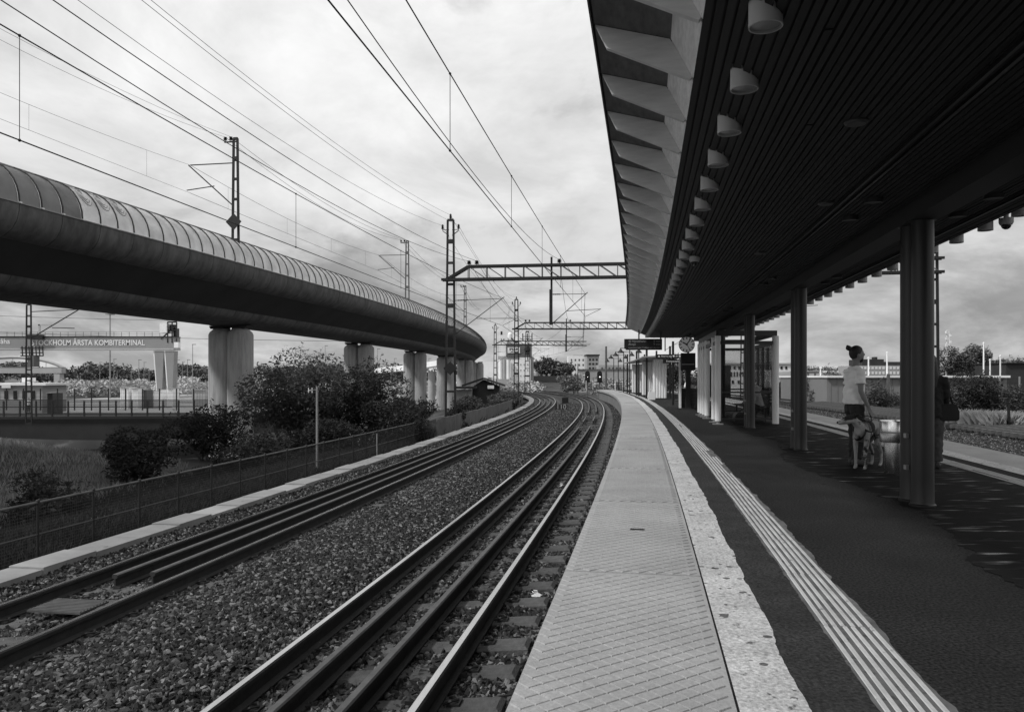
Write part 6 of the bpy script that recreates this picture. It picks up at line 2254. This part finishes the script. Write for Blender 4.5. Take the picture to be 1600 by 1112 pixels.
def person(name, label, base, rz, s, rt_arm, lf_arm, legs, top, bottom, shoes, hair='bun', sleeves=.55, lean=0.0, zoff=0.0, long_coat=False, detail=.009):
    """one standing or sitting figure; x forward, y to its left. arms: shoulder-elbow-wrist points; legs: hip-knee-ankle points"""
    o = thing(name, label, 'person', base)
    T0 = mk(Vector(base), rz, s)
    hipz = legs[0][0][2]

    def T(x, y, z):
        if z > hipz:
            x = x + (z - hipz) * lean
        return T0(x, y, z)
    dz = zoff
    mb = MB()
    ring_torso(mb, T, [(0, hipz - .06, .09, .13), (0, hipz + .03, .115, .165), (0, hipz + .15, .10, .145), (.005, hipz + .3, .105, .15), (.01, hipz + .42, .12, .175), (0, hipz + .52, .105, .19), (0, hipz + .57, .06, .12), (.005, hipz + .60, .05, .06)])
    limb(mb, T, [(0, 0, hipz + .54), (.02, 0, hipz + .62), (.035, 0, hipz + .70)], [.062, .055, .055])
    hc = (.045, 0, hipz + .775)
    mb.ball(T(*hc), (.1 * s, .078 * s, .122 * s), 16, 12, Matrix.Rotation(rz, 3, 'Z'))
    mb.ball(T(.075, 0, hipz + .71), (.055 * s, .05 * s, .055 * s), 12, 8, Matrix.Rotation(rz, 3, 'Z'))
    mb.tube([T(.13, 0, hipz + .80), T(.152, 0, hipz + .765), T(.135, 0, hipz + .752)], [.012 * s, .017 * s, .014 * s], 7)
    mb.ball(T(.128, 0, hipz + .722), (.018 * s, .024 * s, .012 * s), 8, 6)
    mb.ball(T(.12, 0, hipz + .685), (.022 * s, .03 * s, .02 * s), 8, 6)
    for sg in (-1, 1):
        mb.ball(T(.03, sg * .08, hipz + .765), (.022 * s, .012 * s, .032 * s), 8, 6, Matrix.Rotation(rz, 3, 'Z'))
        mb.ball(T(.118, sg * .034, hipz + .795), (.02 * s, .022 * s, .012 * s), 8, 6)
    for arm, sg in ((rt_arm, -1), (lf_arm, 1)):
        a, b, c = arm
        limb(mb, T, [(a[0] * .6, a[1] * .6, a[2] - .01), a, tuple((Vector(a) + Vector(b)) / 2), b, tuple((Vector(b) * .6 + Vector(c) * .4)), c], [.05 * s, .056 * s, .047 * s, .040 * s, .041 * s, .027 * s])
        d = T(*c) - T(*b)
        fw = T(1, 0, 0) - T(0, 0, 0)
        hand(mb, T(*c), d, fw if sg < 0 else fw, .7, s)
    for lg in legs:
        h, k, a = lg
        mb.tube([T0(*h), T0(*(Vector(h).lerp(Vector(k), .5))), T0(*k), T0(*(Vector(k).lerp(Vector(a), .35))), T0(*a)], [.092 * s, .078 * s, .058 * s, .058 * s, .04 * s], 12)
        mb.tube([T0(a[0] - .05, a[1], a[2] - .045), T0(a[0] + .08, a[1], a[2] - .05), T0(a[0] + .17, a[1], a[2] - .06)], [.034 * s, .036 * s, .024 * s], 8)
    remesh(mb, 'body', 'skin', detail * s, o, 3)
    # eyes and brows
    mb = MB()
    for sg in (-1, 1):
        mb.ball(T(.1365, sg * .034, hipz + .782), .009 * s, 8, 6)
    mb.build('eyes', 'hair', o)
    # top garment
    mb = MB()
    hem = hipz + (.02 if not long_coat else -.12)
    ring_torso(mb, T, [(0, hem, .150, .19), (-.005, hem + .02, .155, .195), (-.01, hipz + .2, .145, .18), (0, hipz + .36, .145, .19), (.0, hipz + .47, .135, .205), (0, hipz + .545, .10, .19), (.005, hipz + .59, .07, .09), (.008, hipz + .605, .062, .072)], 22)
    for arm in (rt_arm, lf_arm):
        a, b, c = arm
        if sleeves < 1:
            e = tuple(Vector(a).lerp(Vector(b), sleeves + .12))
            limb(mb, T, [(a[0] * .5, a[1] * .5, a[2] + .0), (a[0], a[1], a[2] + .005), e], [.075 * s, .085 * s, .078 * s], 12)
        else:
            limb(mb, T, [(a[0] * .5, a[1] * .5, a[2]), a, tuple(Vector(a).lerp(Vector(b), .5)), b, tuple(Vector(b).lerp(Vector(c), .5)), tuple(Vector(b).lerp(Vector(c), .97))], [.07 * s, .082 * s, .07 * s, .062 * s, .056 * s, .045 * s], 12)
    remesh(mb, 'shirt' if sleeves < 1 else 'jacket', top, .014 * s, o, 3, wrinkle=.016 * s)
    # trousers
    mb = MB()
    ring_torso(mb, T, [(0, hipz - .1, .10, .15), (0, hipz, .125, .175), (0, hipz + .07, .122, .172)], 18)
    for lg in legs:
        h, k, a = lg
        mb.tube([T0(h[0], h[1], h[2] - .0), T0(*(Vector(h).lerp(Vector(k), .5))), T0(*k), T0(*(Vector(k).lerp(Vector(a), .5))), T0(a[0], a[1], a[2] + .02)], [.115 * s, .098 * s, .084 * s, .08 * s, .074 * s], 14)
    remesh(mb, 'trousers', bottom, .014 * s, o, 3, wrinkle=.014 * s)
    for lg in legs:
        a = lg[2]
        mb = MB()
        mb.tube([T0(a[0] - .07, a[1], a[2] - .035), T0(a[0], a[1], a[2] - .03), T0(a[0] + .1, a[1], a[2] - .048), T0(a[0] + .2, a[1], a[2] - .058)], [.038 * s, .052 * s, .048 * s, .03 * s], 10)
        remesh(mb, 'shoe', shoes, .012 * s, o, 3)
    # hair
    mb = MB()
    if hair == 'bun':
        mb.ball(T(.028, 0, hipz + .80), (.112 * s, .088 * s, .118 * s), 16, 12, Matrix.Rotation(rz, 3, 'Z'))
        mb.ball(T(-.09, 0, hipz + .875), (.045 * s, .045 * s, .04 * s), 10, 8)
        mb.ball(T(-.105, .01, hipz + .905), (.02 * s, .02 * s, .02 * s), 8, 6)
        hb_ = remesh(mb, 'hair', 'hair', .01 * s, o, 1)
        cut_ = T(.1, 0, hipz + .82); fwd = (T(1, 0, 0) - T(0, 0, 0)).normalized()
        bmh = bmesh.new(); bmh.from_mesh(hb_.data)
        off = ROOT[o.name]
        bmesh.ops.bisect_plane(bmh, geom=bmh.verts[:] + bmh.edges[:] + bmh.faces[:], plane_co=T(.045, 0, hipz + .77) - off, plane_no=(fwd * .85 - Vector((0, 0, .55))), clear_outer=True)
        bmh.to_mesh(hb_.data); bmh.free()
        mb = MB(); mb.ball(T(.082, 0, hipz + .698), (.056 * s, .056 * s, .05 * s), 12, 8, Matrix.Rotation(rz, 3, 'Z'))
        mb.build('beard', 'hair', o, True)
    elif hair == 'long':
        mb.ball(T(.02, 0, hipz + .79), (.118 * s, .096 * s, .125 * s), 16, 12, Matrix.Rotation(rz, 3, 'Z'))
        ring_torso(mb, T, [(-.02, hipz + .80, .09, .095), (-.04, hipz + .68, .085, .11), (-.06, hipz + .55, .08, .13), (-.085, hipz + .40, .06, .12), (-.095, hipz + .30, .035, .07)], 14)
        remesh(mb, 'hair', 'hair', .014 * s, o, 2)
    else:
        mb.ball(T(.02, 0, hipz + .805), (.112 * s, .09 * s, .112 * s), 16, 12, Matrix.Rotation(rz, 3, 'Z'))
        mb.build('hair', 'hair', o, True)
    return o, T


bx = Vector((5.42, 12.6, 0))
STAND = [((0, -.09, .93), (.02, -.10, .50), (-.01, -.10, .095)), ((0, .09, .93), (.04, .10, .50), (.03, .10, .095))]
man, TM = person('person', 'man with hair bun in white T-shirt and dark trousers standing beside a dog', bx, 0.0, 1.03,
                 [(0, -.205, 1.43), (-.01, -.245, 1.15), (.10, -.25, .91)], [(0, .205, 1.43), (0, .25, 1.15), (.08, .25, .91)],
                 STAND, 'tshirt', 'trousers', 'shoe', 'bun', .52)
bw = Vector((6.44, 12.25, 0))
wom, TW = person('person', 'person with long dark hair and black jacket half hidden by the nearest column', bw, math.radians(60), .955,
                 [(0, -.19, 1.42), (.03, -.23, 1.15), (.14, -.2, .95)], [(0, .19, 1.42), (.02, .23, 1.15), (.12, .2, .95)],
                 STAND, 'jacket', 'jeans', 'shoe', 'long', 1.0, long_coat=True, detail=.011)
bg = thing('shoulder_bag', 'black shoulder bag hanging at the side of the person behind the column', 'bag', (6.68, 12.2, .8))
mb = MB()
c = Vector((6.66, 12.16, .87))
mb.loft([[c + Vector((x_ * a, y_ * .05, z_)) for x_, y_ in ((-1, -1), (0, -1.3), (1, -1), (1, 1), (0, 1.3), (-1, 1))] for z_, a in ((-.14, .10), (-.12, .145), (.0, .15), (.1, .11), (.12, .09))]); mb.build('body', 'jacket', bg, True)
mb = MB(); mb.tube([c + Vector((.08, 0, .1)), c + Vector((.0, -.02, .3)), c + Vector((-.09, -.02, .52)), c + Vector((-.14, .03, .56)), c + Vector((-.12, .1, .45))], .014, 6); mb.build('strap', 'jacket', bg, True)

# seated figure in the shelter: faces the near track
hs = HEAD(S(24.6))
bs = LP(24.3, 4.18, 0)
SIT = [((0, -.09, .50), (.42, -.11, .49), (.50, -.12, .095)), ((0, .09, .50), (.42, .12, .47), (.36, .14, .095))]
sit, TS = person('person', 'person in a grey hoodie and white shoes sitting in the glass shelter', bs, math.pi - hs, 1.0,
                 [(0, -.2, 1.0), (.13, -.24, .74), (.34, -.14, .66)], [(0, .2, 1.0), (.13, .24, .74), (.34, .14, .66)],
                 SIT, 'hoodie', 'trousers', 'shoe_white', 'short', 1.0, lean=.22, detail=.012)
mb = MB()
ring_torso(mb, lambda x, y, z: TS(x, y, z), [(-.10, .99, .07, .12), (-.10, 1.05, .085, .14), (-.06, 1.12, .08, .11), (-.03, 1.16, .05, .06)], 12)
remesh(mb, 'hood', 'hoodie', .014, sit, 2)
bg = thing('dark_bag', 'black bag on the platform at the feet of the seated person', 'bag', P(S(24.3), 3.5, 0))
c = LP(24.1, 3.62, 0)
mb = MB(); mb.loft([[c + Vector((x_ * a, y_ * .14, z_)) for x_, y_ in ((-1, -1), (1, -1), (1, 1), (-1, 1))] for z_, a in ((0, .2), (.08, .24), (.25, .22), (.34, .14))]); mb.build('body', 'black', bg, True)
mb = MB(); mb.tube([c + Vector((-.08, 0, .32)), c + Vector((0, 0, .44)), c + Vector((.08, 0, .32))], .015, 6); mb.build('handle', 'black', bg)
# far bench with a seated figure
b2 = LP(46.5, 3.95, 0)
fb = thing('far_bench', 'bench between the far shelter and the clock post', 'bench', b2)
for k in range(4):
    strip(TR, rect(3.75 + k * .11, 3.84 + k * .11, .42, .46), SL(45.5, 4), SL(48, 4), .8).build('slat', 'wood_dark', fb)
for y_ in (45.8, 47.7):
    mb = MB(); mb.bar(LP(y_, 3.8, 0), LP(y_, 3.8, .42), .06); mb.bar(LP(y_, 4.1, 0), LP(y_, 4.1, .42), .06); mb.bar(LP(y_, 4.18, .4), LP(y_, 4.25, .95), .05); mb.build('leg', 'steel_dark', fb)
strip(TR, rect(4.2, 4.25, .62, .95), SL(45.5, 4), SL(48, 4), .8).build('backrest', 'wood_dark', fb)
person('person', 'distant person in a white top sitting on the bench beyond the clock', b2, math.pi - HEAD(S(46.5)), 1.0,
       [(0, -.2, 1.0), (.16, -.24, .74), (.36, -.14, .68)], [(0, .2, 1.0), (.16, .24, .74), (.36, .14, .68)], SIT, 'tshirt', 'trousers', 'shoe', 'short', .6, lean=.1, detail=.016)
# worker in the yard
py_ = at(45, 633, 100)
person('person', 'tiny person in a white top standing beside the black catenary mast at left', (py_.x, py_.y, py_.z - .9), -1.2, 1.0,
       [(0, -.2, 1.43), (.02, -.24, 1.15), (.1, -.23, .92)], [(0, .2, 1.43), (.02, .24, 1.15), (.1, .23, .92)], STAND, 'tshirt', 'trousers', 'shoe', 'short', .6, detail=.02)

# dog: lean, smooth-coated, white with dark patches
dg_ = thing('dog', 'slim white dog with dark patches and black harness standing beside the man', 'dog', (5.3, 12.3, 0))
fa = Vector((-.68, -.73, 0)).normalized()
sa = Vector((-fa.y, fa.x, 0))
S0 = Vector((5.34, 12.15, 0))


def DP(f_, l_, z_):
    return S0 + fa * f_ + sa * l_ + Vector((0, 0, z_))


def dring(f_, z_, ry_, rz_, n=14, tilt=0):
    return [DP(f_ + math.sin(t_) * rz_ * tilt, math.cos(t_) * ry_, z_ + math.sin(t_) * rz_) for t_ in [2 * math.pi * i / n for i in range(n)]]


mb = MB()
mb.loft([dring(.16, .60, .045, .07), dring(.10, .575, .085, .125), dring(.0, .56, .10, .155), dring(-.15, .565, .10, .15), dring(-.32, .60, .085, .115), dring(-.46, .635, .068, .082), dring(-.58, .63, .08, .095), dring(-.66, .60, .07, .09), dring(-.70, .57, .03, .04)])
hb0 = DP(.10, 0, .66)
hx = Vector((5.16, 12.05, .765))
mb.tube([DP(.04, 0, .60), hb0, hb0.lerp(hx, .6), hx], [.10, .078, .058, .055], 12)
nose = Vector((4.91, 12.0, .715))
hd = (nose - hx)
mb.tube([hx - hd * .12, hx + hd * .15, hx + hd * .42, hx + hd * .72, hx + hd * .97, hx + hd * 1.02], [.05, .062, .05, .034, .026, .016], 12)
mb.tube([hx + hd * .25 + Vector((0, 0, -.035)), hx + hd * .9 + Vector((0, 0, -.028))], [.028, .014], 8)
for sg in (-1, 1):
    e0 = hx + Vector((0.02, sg * .045, .045))
    mb.tube([e0, e0 + Vector((.045, sg * .025, .03)), e0 + Vector((.075, sg * .03, -.005))], [.028, .022, .006], 7, ry=[.010, .009, .004])
for sg, df in ((-1, .02), (1, .07)):
    mb.tube([DP(.0 + df * .3, sg * .075, .56), DP(.02 + df * .3, sg * .085, .42), DP(.015 + df, sg * .08, .23), DP(.01 + df, sg * .08, .07)], [.062, .042, .026, .021], 10)
    mb.tube([DP(-.01 + df, sg * .08, .07), DP(.03 + df, sg * .08, .03), DP(.075 + df, sg * .08, .02)], [.022, .028, .018], 8)
for sg, df in ((-1, -.02), (1, .05)):
    mb.tube([DP(-.6 + df, sg * .06, .58), DP(-.54 + df, sg * .08, .44), DP(-.50 + df, sg * .085, .36), DP(-.60 + df, sg * .08, .28), DP(-.68 + df, sg * .08, .21), DP(-.665 + df, sg * .08, .07)], [.085, .075, .05, .034, .025, .022], 10)
    mb.tube([DP(-.67 + df, sg * .08, .07), DP(-.63 + df, sg * .08, .03), DP(-.58 + df, sg * .08, .02)], [.022, .028, .018], 8)
mb.tube([DP(-.68, 0, .62), DP(-.76, 0, .5), DP(-.78, 0, .38), DP(-.74, 0, .28)], [.03, .022, .016, .008], 8)
remesh(mb, 'body', 'dog_fur', .009, dg_, 3)
mb = MB()
mb.ball(nose - hd * .0, (.02, .018, .016), 8, 6); mb.build('nose', 'black', dg_, True)
mb = MB()
mb.tube([hx - hd * .10 + Vector((0, 0, .012)), hx + hd * .2 + Vector((0, 0, .016)), hx + hd * .6 + Vector((0, 0, .016))], [.052, .062, .039], 12, caps=False); mb.build('dark_mask', 'dog_dark', dg_, True, label='dark fur mask over the head')
mb = MB()
for sg in (-1, 1):
    e0 = hx + Vector((0.02, sg * .045, .047))
    mb.tube([e0, e0 + Vector((.047, sg * .027, .032)), e0 + Vector((.08, sg * .032, -.008))], [.032, .026, .008], 7, ry=[.014, .012, .006])
mb.build('ear_fur', 'dog_dark', dg_, True)
mb = MB()
mb.loft([dring(-.04, .565, .108, .163, 18), dring(-.10, .565, .109, .162, 18)], caps=False)
mb.loft([dring(.12, .585, .088, .115, 18, -.8), dring(.07, .575, .096, .138, 18, -.8)], caps=False)
mb.tube([DP(.1, -.085, .60), DP(.03, -.11, .58), DP(-.07, -.112, .57)], .018, 6); mb.tube([DP(.1, .085, .60), DP(.03, .11, .58), DP(-.07, .112, .57)], .018, 6)
mb.tube([DP(-.07, 0, .73), DP(-.2, 0, .725)], [.03, .05], 8)
mb.build('harness', 'black', dg_, True)
mb = MB(); mb.loft([dring(-.14, .60, .107, .125, 16), dring(-.22, .605, .103, .125, 16), dring(-.30, .62, .095, .105, 16)], caps=False); mb.build('saddle_patch', 'dog_dark', dg_, True)
ls = thing('leash', 'dark leash looping from the man\'s hand to the dog harness', 'leash', (5.46, 12.2, .7))
hp = TM(.11, -.25, .83)
mb = MB(); mb.tube([hp, hp + Vector((.02, -.06, -.12)), DP(-.0, -.14, .52), DP(-.03, -.14, .42), DP(-.06, -.13, .40), DP(-.10, -.13, .5), DP(-.10, -.02, .735)], .009, 6); mb.build('strap', 'black', ls, True)
